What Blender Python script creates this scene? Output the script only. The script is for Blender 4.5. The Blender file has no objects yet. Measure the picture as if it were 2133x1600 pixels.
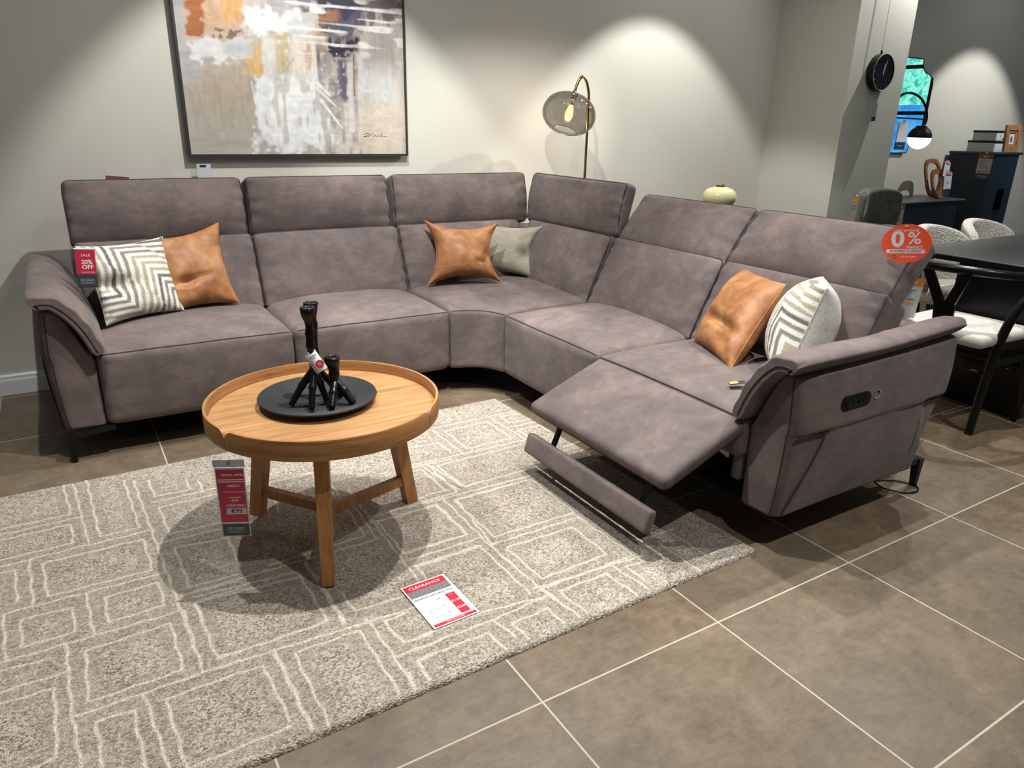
import bpy, bmesh, math, random
import numpy as np
from mathutils import Vector, Matrix, noise as mnoise
random.seed(7)
C = bpy.context.scene.collection
PI = math.pi
ORG = {}

# ------------------------------------------------------------------ scene helpers
def thing(name, label, cat, loc=(0, 0, 0), group=None, mat4=None):
    o = bpy.data.objects.new(name, None)
    o.empty_display_size = .05
    C.objects.link(o)
    if mat4 is not None:
        o.matrix_world = mat4
        ORG[o.name] = Vector((0, 0, 0))
    else:
        o.location = loc
        ORG[o.name] = Vector(loc)
    o['label'] = label
    o['category'] = cat
    if group: o['group'] = group
    return o

def tag(o, label, cat, group=None):
    o['label'] = label; o['category'] = cat
    if group: o['group'] = group
    return o

def part(name, geo, m, parent=None, smooth=True, label=None, attr=None, kind=None, angle=None):
    """geo = (verts, faces) in world space (or in the parent's space for rotated things)"""
    v, f = geo
    off = ORG[parent.name] if parent is not None else Vector((0, 0, 0))
    me = bpy.data.meshes.new(name)
    v = np.asarray(v, float) - np.array(off)
    me.from_pydata([tuple(p) for p in v], [], [tuple(q) for q in f])
    if attr is not None:
        a = me.color_attributes.new('paint', 'FLOAT_COLOR', 'POINT')
        col = np.ones((len(v), 4), np.float32); col[:, :3] = attr
        a.data.foreach_set('color', col.ravel())
    me.materials.append(m)
    if smooth:
        me.polygons.foreach_set('use_smooth', [True] * len(me.polygons))
    me.update()
    bm = bmesh.new(); bm.from_mesh(me); bmesh.ops.recalc_face_normals(bm, faces=bm.faces)
    if smooth and angle:
        for e in bm.edges:
            if len(e.link_faces) == 2 and e.calc_face_angle(0) > angle: e.smooth = False
    bm.to_mesh(me); bm.free()
    o = bpy.data.objects.new(name, me)
    C.objects.link(o)
    ORG[o.name] = off
    if parent is not None: o.parent = parent
    if label: o['label'] = label
    if kind: o['kind'] = kind
    return o

def loose(name, geo, m, label, cat, loc=None, group=None, **k):
    """a thing that is a single mesh, its origin at loc"""
    v, f = geo
    v = np.asarray(v, float)
    if loc is None: loc = (v[:, 0].mean(), v[:, 1].mean(), v[:, 2].min())
    o = part(name, (v - np.array(loc), f), m, None, **k)
    o.location = loc
    return tag(o, label, cat, group)

def join(*gs):
    V, F = [], []
    for v, f in gs:
        n = len(V)
        V.extend([tuple(p) for p in v]); F.extend([tuple(i + n for i in q) for q in f])
    return V, F

def xf(geo, M):
    v, f = geo
    return [tuple(M @ Vector(p)) for p in v], f

# ------------------------------------------------------------------ shapes
def soft(nu, nv, nw, fn, dens=True):
    """surface of a box grid with parameters in [-1,1]^3 mapped through fn(u,v,w)"""
    def axis(n):
        t = np.linspace(-1, 1, n + 1)
        return t * (1.5 - .5 * t * t) if dens else t
    A = [axis(nu), axis(nv), axis(nw)]
    N = (nu, nv, nw)
    idx, V, F = {}, [], []
    def vid(i, j, k):
        key = (i, j, k)
        if key not in idx:
            idx[key] = len(V)
            V.append(tuple(fn(A[0][i], A[1][j], A[2][k])))
        return idx[key]
    for ax in range(3):
        b, c = [(1, 2), (2, 0), (0, 1)][ax]
        for side in (0, N[ax]):
            for p in range(N[b]):
                for q in range(N[c]):
                    def mk(pp, qq):
                        t = [0, 0, 0]; t[ax] = side; t[b] = pp; t[c] = qq
                        return vid(*t)
                    quad = (mk(p, q), mk(p + 1, q), mk(p + 1, q + 1), mk(p, q + 1))
                    F.append(quad if side else quad[::-1])
    return V, F

def rr(u, v, w, h, r):
    """rounded box: parameters -> point of a box with half sizes h and corner radius r"""
    p = (u * h[0], v * h[1], w * h[2])
    q = [max(-(h[i] - r), min(h[i] - r, p[i])) for i in range(3)]
    d = [p[i] - q[i] for i in range(3)]
    n = math.sqrt(d[0] ** 2 + d[1] ** 2 + d[2] ** 2)
    if n < 1e-9: return p
    return [q[i] + d[i] / n * r for i in range(3)]

def rbox(x0, x1, y0, y1, z0, z1, r=.005, n=3):
    c = ((x0 + x1) / 2, (y0 + y1) / 2, (z0 + z1) / 2)
    h = (abs(x1 - x0) / 2, abs(y1 - y0) / 2, abs(z1 - z0) / 2)
    r = min(r, min(h) * .98)
    # grid that has its own rows inside the rounded edge
    def ax(hh):
        t = [-(hh) + r * (1 - math.cos(a * PI / 2 / n)) for a in range(n)] + [-(hh - r)]
        t = [-hh + r * (a / n) for a in range(n + 1)]
        return t + [-a for a in t[::-1]]
    A = [ax(hh) for hh in h]; N = [len(a) - 1 for a in A]
    idx, V, F = {}, [], []
    def vid(key):
        if key not in idx:
            idx[key] = len(V)
            p = [A[i][key[i]] for i in range(3)]
            q = rr(p[0] / h[0], p[1] / h[1], p[2] / h[2], h, r)
            V.append((c[0] + q[0], c[1] + q[1], c[2] + q[2]))
        return idx[key]
    for a in range(3):
        b, d = [(1, 2), (2, 0), (0, 1)][a]
        for side in (0, N[a]):
            for i in range(N[b]):
                for j in range(N[d]):
                    def mk(p, q):
                        t = [0, 0, 0]; t[a] = side; t[b] = p; t[d] = q
                        return vid(tuple(t))
                    quad = (mk(i, j), mk(i + 1, j), mk(i + 1, j + 1), mk(i, j + 1))
                    F.append(quad if side else quad[::-1])
    return V, F

def box(x0, x1, y0, y1, z0, z1):
    V = [(x, y, z) for z in (z0, z1) for y in (y0, y1) for x in (x0, x1)]
    return V, [(0, 2, 3, 1), (4, 5, 7, 6), (0, 1, 5, 4), (2, 6, 7, 3), (0, 4, 6, 2), (1, 3, 7, 5)]

def smooth_path(pts, n=8):
    """Catmull-Rom through pts"""
    P = [Vector(p) for p in pts]
    P = [P[0] * 2 - P[1]] + P + [P[-1] * 2 - P[-2]]
    out = []
    for i in range(1, len(P) - 2):
        a, b, c, d = P[i - 1:i + 3]
        for k in range(n):
            t = k / n
            out.append(.5 * ((2 * b) + (c - a) * t + (2 * a - 5 * b + 4 * c - d) * t * t + (3 * b - a - 3 * c + d) * t ** 3))
    out.append(P[-2])
    return out

def tube(path, r, n=8, closed=False, caps=True, sx=1.0, up=None):
    P = [Vector(p) for p in path]
    m = len(P)
    rad = r if hasattr(r, '__len__') else [r] * m
    V, F = [], []
    prev = None
    for i in range(m):
        if closed: t = P[(i + 1) % m] - P[i - 1]
        else: t = P[min(i + 1, m - 1)] - P[max(i - 1, 0)]
        if t.length < 1e-9: t = Vector((0, 0, 1))
        t.normalize()
        if prev is None:
            ref = Vector(up) if up is not None else (Vector((0, 0, 1)) if abs(t.z) < .9 else Vector((1, 0, 0)))
            a = t.cross(ref).normalized()
        else:
            a = (prev - t * prev.dot(t))
            a = a.normalized() if a.length > 1e-6 else t.orthogonal().normalized()
        prev = a
        b = t.cross(a)
        for k in range(n):
            th = 2 * PI * k / n
            V.append(tuple(P[i] + a * (math.cos(th) * rad[i] * sx) + b * (math.sin(th) * rad[i])))
    for i in range(m if closed else m - 1):
        j = (i + 1) % m
        for k in range(n):
            l = (k + 1) % n
            F.append((i * n + k, i * n + l, j * n + l, j * n + k))
    if caps and not closed:
        F.append(tuple(range(n))[::-1]); F.append(tuple((m - 1) * n + k for k in range(n)))
    return V, F

def lathe(prof, n=32, c=(0, 0, 0)):
    V, F = [], []
    for r, z in prof:
        for k in range(n):
            a = 2 * PI * k / n
            V.append((c[0] + r * math.cos(a), c[1] + r * math.sin(a), c[2] + z))
    for i in range(len(prof) - 1):
        for k in range(n):
            l = (k + 1) % n
            F.append((i * n + k, i * n + l, (i + 1) * n + l, (i + 1) * n + k))
    if prof[0][0] > 1e-6: F.append(tuple(range(n))[::-1])
    if prof[-1][0] > 1e-6: F.append(tuple((len(prof) - 1) * n + k for k in range(n)))
    return V, F

def bar(a, b, w, t, up=(0, 0, 1), w2=None, t2=None):
    """rectangular bar from a to b, width w (sideways) and thickness t (along up)"""
    a, b = Vector(a), Vector(b)
    d = (b - a).normalized()
    s = d.cross(Vector(up)).normalized(); u = s.cross(d)
    w2 = w if w2 is None else w2; t2 = t if t2 is None else t2
    V = []
    for p, ww, tt in ((a, w, t), (b, w2, t2)):
        for sx, sy in ((-1, -1), (1, -1), (1, 1), (-1, 1)):
            V.append(tuple(p + s * sx * ww / 2 + u * sy * tt / 2))
    return V, [(0, 3, 2, 1), (4, 5, 6, 7), (0, 1, 5, 4), (1, 2, 6, 5), (2, 3, 7, 6), (3, 0, 4, 7)]

def prism(poly, z0, z1, axis='z'):
    n = len(poly)
    V = [(p[0], p[1], z0) for p in poly] + [(p[0], p[1], z1) for p in poly]
    F = [tuple(range(n))[::-1], tuple(range(n, 2 * n))] + [(i, (i + 1) % n, n + (i + 1) % n, n + i) for i in range(n)]
    if axis == 'y': V = [(a, c, b) for a, b, c in V]
    if axis == 'x': V = [(c, a, b) for a, b, c in V]
    return V, F

def text_geo(s, size, bold=0.0, align='CENTER', spacing=1.0, serif=False):
    cu = bpy.data.curves.new('t', 'FONT')
    cu.body = s; cu.size = size; cu.align_x = align; cu.align_y = 'CENTER'
    cu.extrude = .0002; cu.offset = bold * size; cu.space_character = spacing; cu.resolution_u = 3
    o = bpy.data.objects.new('t', cu); C.objects.link(o)
    bpy.context.view_layer.update()
    me = bpy.data.meshes.new_from_object(o.evaluated_get(bpy.context.evaluated_depsgraph_get()))
    V = [tuple(v.co) for v in me.vertices]; F = [tuple(p.vertices) for p in me.polygons]
    bpy.data.objects.remove(o); bpy.data.curves.remove(cu); bpy.data.meshes.remove(me)
    return V, F

def sstep(x, a, b):
    t = max(0., min(1., (x - a) / (b - a))); return t * t * (3 - 2 * t)

def n3(p, s=1.0, seed=0):
    return mnoise.noise(Vector((p[0] * s + seed * 13.7, p[1] * s - seed * 7.1, p[2] * s + seed * 3.3)))

# ------------------------------------------------------------------ materials
def srgb(r, g, b):
    f = lambda c: (c / 255 / 12.92) if c / 255 <= .04045 else ((c / 255 + .055) / 1.055) ** 2.4
    return (f(r), f(g), f(b), 1)

class NT:
    def __init__(self, name):
        self.m = bpy.data.materials.new(name); self.m.use_nodes = True
        self.t = self.m.node_tree; self.n = self.t.nodes; self.l = self.t.links
        self.b = self.n['Principled BSDF']
    def node(self, kind, **k):
        o = self.n.new(kind)
        for a, b in k.items():
            if a.startswith('_'): setattr(o, a[1:], b)
        return o
    def set(self, node, sock, val):
        if hasattr(val, 'is_output'): self.l.new(val, node.inputs[sock])
        else: node.inputs[sock].default_value = val
    def coords(self, scale=(1, 1, 1), rot=(0, 0, 0), out='Object'):
        tc = self.node('ShaderNodeTexCoord'); mp = self.node('ShaderNodeMapping')
        self.l.new(tc.outputs[out], mp.inputs['Vector'])
        mp.inputs['Scale'].default_value = scale; mp.inputs['Rotation'].default_value = rot
        return mp.outputs['Vector']
    def noise(self, vec, scale, detail=4, rough=.55, dist=0):
        o = self.node('ShaderNodeTexNoise')
        self.l.new(vec, o.inputs['Vector'])
        o.inputs['Scale'].default_value = scale; o.inputs['Detail'].default_value = detail
        o.inputs['Roughness'].default_value = rough; o.inputs['Distortion'].default_value = dist
        return o.outputs['Fac']
    def ramp(self, fac, stops):
        o = self.node('ShaderNodeValToRGB'); self.l.new(fac, o.inputs['Fac'])
        e = o.color_ramp.elements
        while len(e) < len(stops): e.new(.5)
        for i, (p, c) in enumerate(stops): e[i].position = p; e[i].color = c
        return o.outputs['Color']
    def math(self, op, a, b=0.0, c=None):
        o = self.node('ShaderNodeMath', _operation=op)
        self.set(o, 0, a); self.set(o, 1, b)
        if c is not None: self.set(o, 2, c)
        return o.outputs[0]
    def mix(self, fac, a, b, mode='MIX'):
        o = self.node('ShaderNodeMix', _data_type='RGBA', _blend_type=mode)
        self.set(o, 0, fac); self.set(o, 6, a); self.set(o, 7, b)
        return o.outputs[2]
    def bump(self, h, strength=.2, dist=.01, normal=None):
        o = self.node('ShaderNodeBump'); self.l.new(h, o.inputs['Height'])
        o.inputs['Strength'].default_value = strength; o.inputs['Distance'].default_value = dist
        if normal is not None: self.l.new(normal, o.inputs['Normal'])
        self.l.new(o.outputs['Normal'], self.b.inputs['Normal'])
        return o.outputs['Normal']

def plain(name, col, rough=.5, metal=0, spec=.5, coat=0, sheen=0, emit=None, estr=0):
    t = NT(name)
    t.b.inputs['Base Color'].default_value = col; t.b.inputs['Roughness'].default_value = rough
    t.b.inputs['Metallic'].default_value = metal; t.b.inputs['Specular IOR Level'].default_value = spec
    t.b.inputs['Coat Weight'].default_value = coat; t.b.inputs['Sheen Weight'].default_value = sheen
    if emit: t.b.inputs['Emission Color'].default_value = emit; t.b.inputs['Emission Strength'].default_value = estr
    return t.m

def clear(name, tint, gloss=.08, rough=.05, ior=1.45):
    """thin clear film: mostly see-through with a gloss on top"""
    t = NT(name); out = t.n['Material Output']
    tr = t.node('ShaderNodeBsdfTransparent'); gl = t.node('ShaderNodeBsdfGlossy')
    tr.inputs['Color'].default_value = tint; gl.inputs['Roughness'].default_value = rough
    fr = t.node('ShaderNodeFresnel'); fr.inputs['IOR'].default_value = ior
    mx = t.node('ShaderNodeMixShader')
    f = t.math('ADD', t.math('MULTIPLY', fr.outputs[0], .5), gloss)
    t.l.new(f, mx.inputs[0]); t.l.new(tr.outputs[0], mx.inputs[1]); t.l.new(gl.outputs[0], mx.inputs[2])
    t.l.new(mx.outputs[0], out.inputs['Surface'])
    t.n.remove(t.b)
    return t.m

def suede_mat(name, a, b, c):
    t = NT(name); v = t.coords()
    n1 = t.noise(v, 5.5, 6, .62, .5); n2 = t.noise(t.coords((1, 1, 2.2)), 19, 5, .65, .4)
    f = t.math('ADD', t.math('MULTIPLY', n1, .62), t.math('MULTIPLY', n2, .38))
    col = t.ramp(f, [(.36, a), (.50, b), (.64, c)])
    t.l.new(col, t.b.inputs['Base Color'])
    t.b.inputs['Roughness'].default_value = .78; t.b.inputs['Specular IOR Level'].default_value = .25
    t.b.inputs['Sheen Weight'].default_value = .12; t.b.inputs['Sheen Roughness'].default_value = .5
    fine = t.noise(v, 420, 3, .6)
    t.bump(fine, .12, .002)
    return t.m

def leather_mat(name):
    t = NT(name); v = t.coords()
    f = t.noise(v, 9, 6, .65, .8)
    t.l.new(t.ramp(f, [(.33, srgb(134, 88, 52)), (.5, srgb(162, 110, 68)), (.68, srgb(186, 138, 94))]), t.b.inputs['Base Color'])
    t.b.inputs['Roughness'].default_value = .52; t.b.inputs['Specular IOR Level'].default_value = .38
    t.bump(t.noise(v, 160, 4, .6), .12, .002)
    return t.m

def wood_mat(name, dark, mid, light, axis_scale, rough=.45):
    t = NT(name)
    v = t.coords(axis_scale)
    f = t.noise(v, 1.0, 7, .62, 1.3)
    g = t.noise(v, 6.0, 3, .6)
    k = t.math('ADD', t.math('MULTIPLY', f, .75), t.math('MULTIPLY', g, .25))
    t.l.new(t.ramp(k, [(.32, dark), (.5, mid), (.66, light)]), t.b.inputs['Base Color'])
    t.b.inputs['Roughness'].default_value = rough
    t.bump(g, .06, .003)
    return t.m

def attr_mat(name, rough=.8, bump_scale=None, bump=.2, speck=0.0):
    t = NT(name)
    a = t.node('ShaderNodeAttribute'); a.attribute_name = 'paint'
    col = a.outputs['Color']
    if speck:
        n = t.noise(t.coords(), 260, 2, .6)
        col = t.mix(speck, col, t.ramp(n, [(.35, (.25, .25, .25, 1)), (.65, (1, 1, 1, 1))]), 'MULTIPLY')
    t.l.new(col, t.b.inputs['Base Color'])
    t.b.inputs['Roughness'].default_value = rough
    t.b.inputs['Specular IOR Level'].default_value = .3
    if bump_scale: t.bump(t.noise(t.coords(), bump_scale, 3, .6), bump, .003)
    return t.m

M = {}
M['suede'] = suede_mat('suede', srgb(86, 77, 76), srgb(100, 89, 87), srgb(117, 103, 98))
M['piping'] = plain('piping', srgb(62, 55, 58), .8, 0, .2)
M['leather'] = leather_mat('tan_leather')
M['oak_top'] = wood_mat('oak_top', srgb(138, 96, 56), srgb(172, 129, 82), srgb(190, 148, 100), (2.2, 30, 30), .45)
M['oak_rim'] = wood_mat('oak_rim', srgb(128, 84, 46), srgb(162, 114, 68), srgb(180, 132, 84), (3, 3, 90), .42)
M['oak_leg'] = wood_mat('oak_leg', srgb(134, 84, 42), srgb(168, 114, 62), srgb(186, 132, 78), (45, 45, 3.5), .45)
M['walnut'] = wood_mat('walnut', srgb(92, 52, 28), srgb(128, 78, 44), srgb(156, 100, 60), (6, 6, 40), .5)
M['black_metal'] = plain('black_metal', srgb(11, 12, 14), .45, 0, .3)
M['black_gloss'] = plain('black_gloss', srgb(9, 9, 10), .30, 0, .32)
M['black_wood'] = plain('black_lacquer', srgb(8, 8, 9), .28, 0, .35)
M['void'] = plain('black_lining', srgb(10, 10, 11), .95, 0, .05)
M['chrome'] = plain('chrome', (.8, .8, .8, 1), .12, 1)
M['brass'] = plain('brass', srgb(168, 140, 88), .25, 1)
M['white'] = plain('white_print', srgb(214, 216, 221), .5)
M['red'] = plain('red_print', srgb(196, 16, 44), .45)
M['darkred'] = plain('crimson_print', srgb(176, 22, 52), .35)
M['orange'] = plain('orange_print', srgb(240, 82, 50), .5)
M['amber'] = plain('amber_print', srgb(216, 140, 44), .45)
M['ink'] = plain('ink', srgb(40, 42, 50), .5)
M['slate'] = plain('slate_print', srgb(46, 50, 54), .3)
M['palegrey'] = plain('pale_grey_print', srgb(176, 178, 182), .5)
M['gold'] = plain('gold_print', srgb(190, 158, 84), .4)
M['sleeve'] = clear('clear_sleeve', (.95, .955, .955, 1), .03, .15, 1.15)
M['smoke'] = clear('smoked_glass', (.56, .54, .515, 1), .07, .02, 1.16)
M['clock_glass'] = plain('clock_glass', srgb(26, 28, 40), .06, 0, .8)
M['mirror'] = plain('mirror_glass', (.93, .95, .96, 1), .01, 1)
M['bulb'] = plain('bulb', srgb(255, 200, 120), .3, emit=(1, .60, .18, 1), estr=5)
M['opal'] = plain('opal_globe', (.9, .9, .9, 1), .3, emit=(1, .95, .88, 1), estr=1.6)
M['ceramic'] = plain('cream_ceramic', srgb(214, 208, 160), .18, 0, .5, .3)
M['bronze'] = plain('dark_bronze', srgb(96, 82, 58), .35, .7)
M['green'] = None
t = NT('green_velvet'); v = t.coords()
t.l.new(t.ramp(t.noise(v, 30, 4), [(.35, srgb(62, 66, 56)), (.65, srgb(80, 84, 72))]), t.b.inputs['Base Color'])
t.b.inputs['Roughness'].default_value = .9; t.b.inputs['Sheen Weight'].default_value = .3; M['green'] = t.m
t = NT('boucle'); v = t.coords()
vo = t.node('ShaderNodeTexVoronoi'); t.l.new(v, vo.inputs['Vector']); vo.inputs['Scale'].default_value = 130
t.l.new(t.ramp(vo.outputs['Distance'], [(.1, srgb(244, 242, 235)), (.75, srgb(176, 172, 160))]), t.b.inputs['Base Color'])
t.b.inputs['Roughness'].default_value = .95; t.bump(vo.outputs['Distance'], .8, -.006); M['boucle'] = t.m
t = NT('oat_fabric'); v = t.coords((1, 1, 1))
t.l.new(t.ramp(t.noise(t.coords((220, 40, 220)), 1, 3), [(.3, srgb(176, 174, 166)), (.7, srgb(208, 206, 198))]), t.b.inputs['Base Color'])
t.b.inputs['Roughness'].default_value = .9; M['oat'] = t.m
t = NT('taupe_linen')
n = t.noise(t.coords((30, 30, 420)), 1, 4, .6); n2 = t.noise(t.coords((300, 300, 60)), 1, 3, .6)
t.l.new(t.ramp(t.math('ADD', t.math('MULTIPLY', n, .6), t.math('MULTIPLY', n2, .4)), [(.35, srgb(124, 118, 104)), (.65, srgb(164, 158, 142))]), t.b.inputs['Base Color'])
t.b.inputs['Roughness'].default_value = .88; t.bump(n, .15, .002); M['linen'] = t.m
t = NT('plain_weave')
n = t.noise(t.coords(), 300, 3, .6)
t.l.new(t.ramp(n, [(.35, srgb(150, 148, 140)), (.65, srgb(196, 194, 186))]), t.b.inputs['Base Color'])
t.b.inputs['Roughness'].default_value = .9; t.bump(n, .3, .003); M['weave'] = t.m
M['pattern'] = attr_mat('geometric_weave', .85, 260, .35, .35)
M['canvas'] = attr_mat('painted_canvas', .6, 120, .15)
M['navy'] = plain('navy_lacquer', srgb(26, 40, 52), .45)
M['navy_dark'] = plain('navy_top', srgb(60, 64, 66), .38)
M['tray'] = None
t = NT('black_weave'); 
n = t.noise(t.coords(), 260, 3, .6)
t.l.new(t.ramp(n, [(.35, srgb(16, 17, 19)), (.65, srgb(40, 42, 45))]), t.b.inputs['Base Color'])
t.b.inputs['Roughness'].default_value = .65; t.bump(n, .5, .003); M['tray'] = t.m

# wall paint
def wall_mat():
    t = NT('wall_paint'); v = t.coords()
    t.l.new(t.ramp(t.noise(v, 1.2, 3, .5), [(.3, srgb(200, 199, 188)), (.7, srgb(204, 203, 192))]), t.b.inputs['Base Color'])
    t.b.inputs['Roughness'].default_value = .75; t.b.inputs['Specular IOR Level'].default_value = .3
    t.bump(t.noise(v, 180, 3, .5), .05, .002)
    return t.m
M['wall'] = wall_mat()
M['skirt'] = plain('skirting_gloss', srgb(226, 228, 228), .35)

# floor tiles: 0.6 m grid with pale grout, one joint crossing at the world origin
def floor_mat():
    t = NT('floor_tiles'); v = t.coords()
    sep = t.node('ShaderNodeSeparateXYZ'); t.l.new(v, sep.inputs[0])
    def line(s):
        f = t.math('FRACT', t.math('ADD', t.math('DIVIDE', s, .6), 40.5))
        d = t.math('ABSOLUTE', t.math('SUBTRACT', f, .5))
        return t.math('LESS_THAN', d, .0042)
    def cell(s): return t.math('FLOOR', t.math('ADD', t.math('DIVIDE', s, .6), 40.0))
    g = t.math('MAXIMUM', line(sep.outputs[0]), line(sep.outputs[1]))
    cmb = t.node('ShaderNodeCombineXYZ')
    t.l.new(cell(sep.outputs[0]), cmb.inputs[0]); t.l.new(cell(sep.outputs[1]), cmb.inputs[1])
    wn = t.node('ShaderNodeTexWhiteNoise', _noise_dimensions='2D'); t.l.new(cmb.outputs[0], wn.inputs['Vector'])
    # every tile shifts the stone pattern
    sh = t.node('ShaderNodeVectorMath', _operation='MULTIPLY_ADD')
    t.l.new(wn.outputs['Color'], sh.inputs[0]); sh.inputs[1].default_value = (9, 9, 9); t.l.new(v, sh.inputs[2])
    vv = sh.outputs[0]
    a = t.noise(vv, 3.2, 7, .66, .9); b = t.noise(vv, 22, 6, .7, .6)
    mp = t.node('ShaderNodeMapping'); t.l.new(vv, mp.inputs[0]); mp.inputs['Scale'].default_value = (14, 46, 10); mp.inputs['Rotation'].default_value = (0, 0, .5)
    c = t.noise(mp.outputs[0], 1, 6, .7, 1.2)
    k = t.math('ADD', t.math('ADD', t.math('MULTIPLY', a, .5), t.math('MULTIPLY', b, .25)), t.math('MULTIPLY', c, .25))
    col = t.ramp(k, [(.32, srgb(70, 57, 42)), (.46, srgb(96, 81, 63)), (.56, srgb(113, 97, 77)), (.70, srgb(134, 119, 98))])
    hue = t.mix(t.math('MULTIPLY', wn.outputs['Value'], .25), col, srgb(106, 102, 94))
    col = t.mix(g, hue, srgb(176, 168, 152))
    t.l.new(col, t.b.inputs['Base Color'])
    t.l.new(t.math('ADD', t.math('MULTIPLY', b, .25), t.math('ADD', .30, t.math('MULTIPLY', g, .3))), t.b.inputs['Roughness'])
    h = t.math('SUBTRACT', t.math('MULTIPLY', k, .25), g)
    t.bump(h, .35, .002)
    return t.m
M['floor'] = floor_mat()

def rug_mat():
    t = NT('rug_wool'); v = t.coords()
    a = t.node('ShaderNodeAttribute'); a.attribute_name = 'paint'
    sp = t.node('ShaderNodeSeparateColor'); t.l.new(a.outputs['Color'], sp.inputs[0])
    tuft = t.node('ShaderNodeTexVoronoi'); t.l.new(v, tuft.inputs['Vector']); tuft.inputs['Scale'].default_value = 210
    tc = t.node('ShaderNodeSeparateColor'); t.l.new(tuft.outputs['Color'], tc.inputs[0])
    big = t.noise(v, 7, 4, .6)
    f = t.math('ADD', t.math('MULTIPLY', tc.outputs[0], .8), t.math('MULTIPLY', big, .45))
    field = t.ramp(f, [(.06, srgb(62, 53, 46)), (.30, srgb(128, 117, 104)), (.60, srgb(163, 153, 139)), (.95, srgb(194, 185, 172))])
    # bands between the lines are streaked along their length
    band = t.ramp(t.noise(t.coords((90, 90, 90)), 2.2, 3, .6), [(.3, srgb(112, 102, 91)), (.7, srgb(162, 152, 138))])
    base = t.mix(t.math('MULTIPLY', sp.outputs[1], .40), field, band)
    line = t.ramp(tc.outputs[1], [(.0, srgb(180, 170, 155)), (1., srgb(222, 214, 200))])
    col = t.mix(sp.outputs[0], base, line)
    t.l.new(col, t.b.inputs['Base Color'])
    t.b.inputs['Roughness'].default_value = .95; t.b.inputs['Specular IOR Level'].default_value = .1
    t.b.inputs['Sheen Weight'].default_value = .15
    t.bump(tuft.outputs['Distance'], .9, -.004)
    return t.m
M['rug'] = rug_mat()

# ------------------------------------------------------------------ the setting
def struct(name, geo, m, **k):
    o = part(name, geo, m, None, **k); o['kind'] = 'structure'; return o
struct('floor', box(-5, 17, -6, 3.2, -.05, 0), M['floor'], smooth=False)
struct('wall_back', join(box(-5, 4.15, 3.06, 3.2, 0, 3.1), box(4.81, 12, 3.06, 3.2, 0, 3.1)), M['wall'], smooth=False)
struct('wall_pier', box(4.15, 4.81, 2.38, 3.2, 0, 3.1), M['wall'], smooth=False)
sk = prism([(3.06, 0), (3.042, 0), (3.042, .072), (3.046, .082), (3.046, .094), (3.052, .102), (3.06, .102)], -5, 4.15, 'x')
struct('baseboard_back', sk, M['skirt'], smooth=False)

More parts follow.
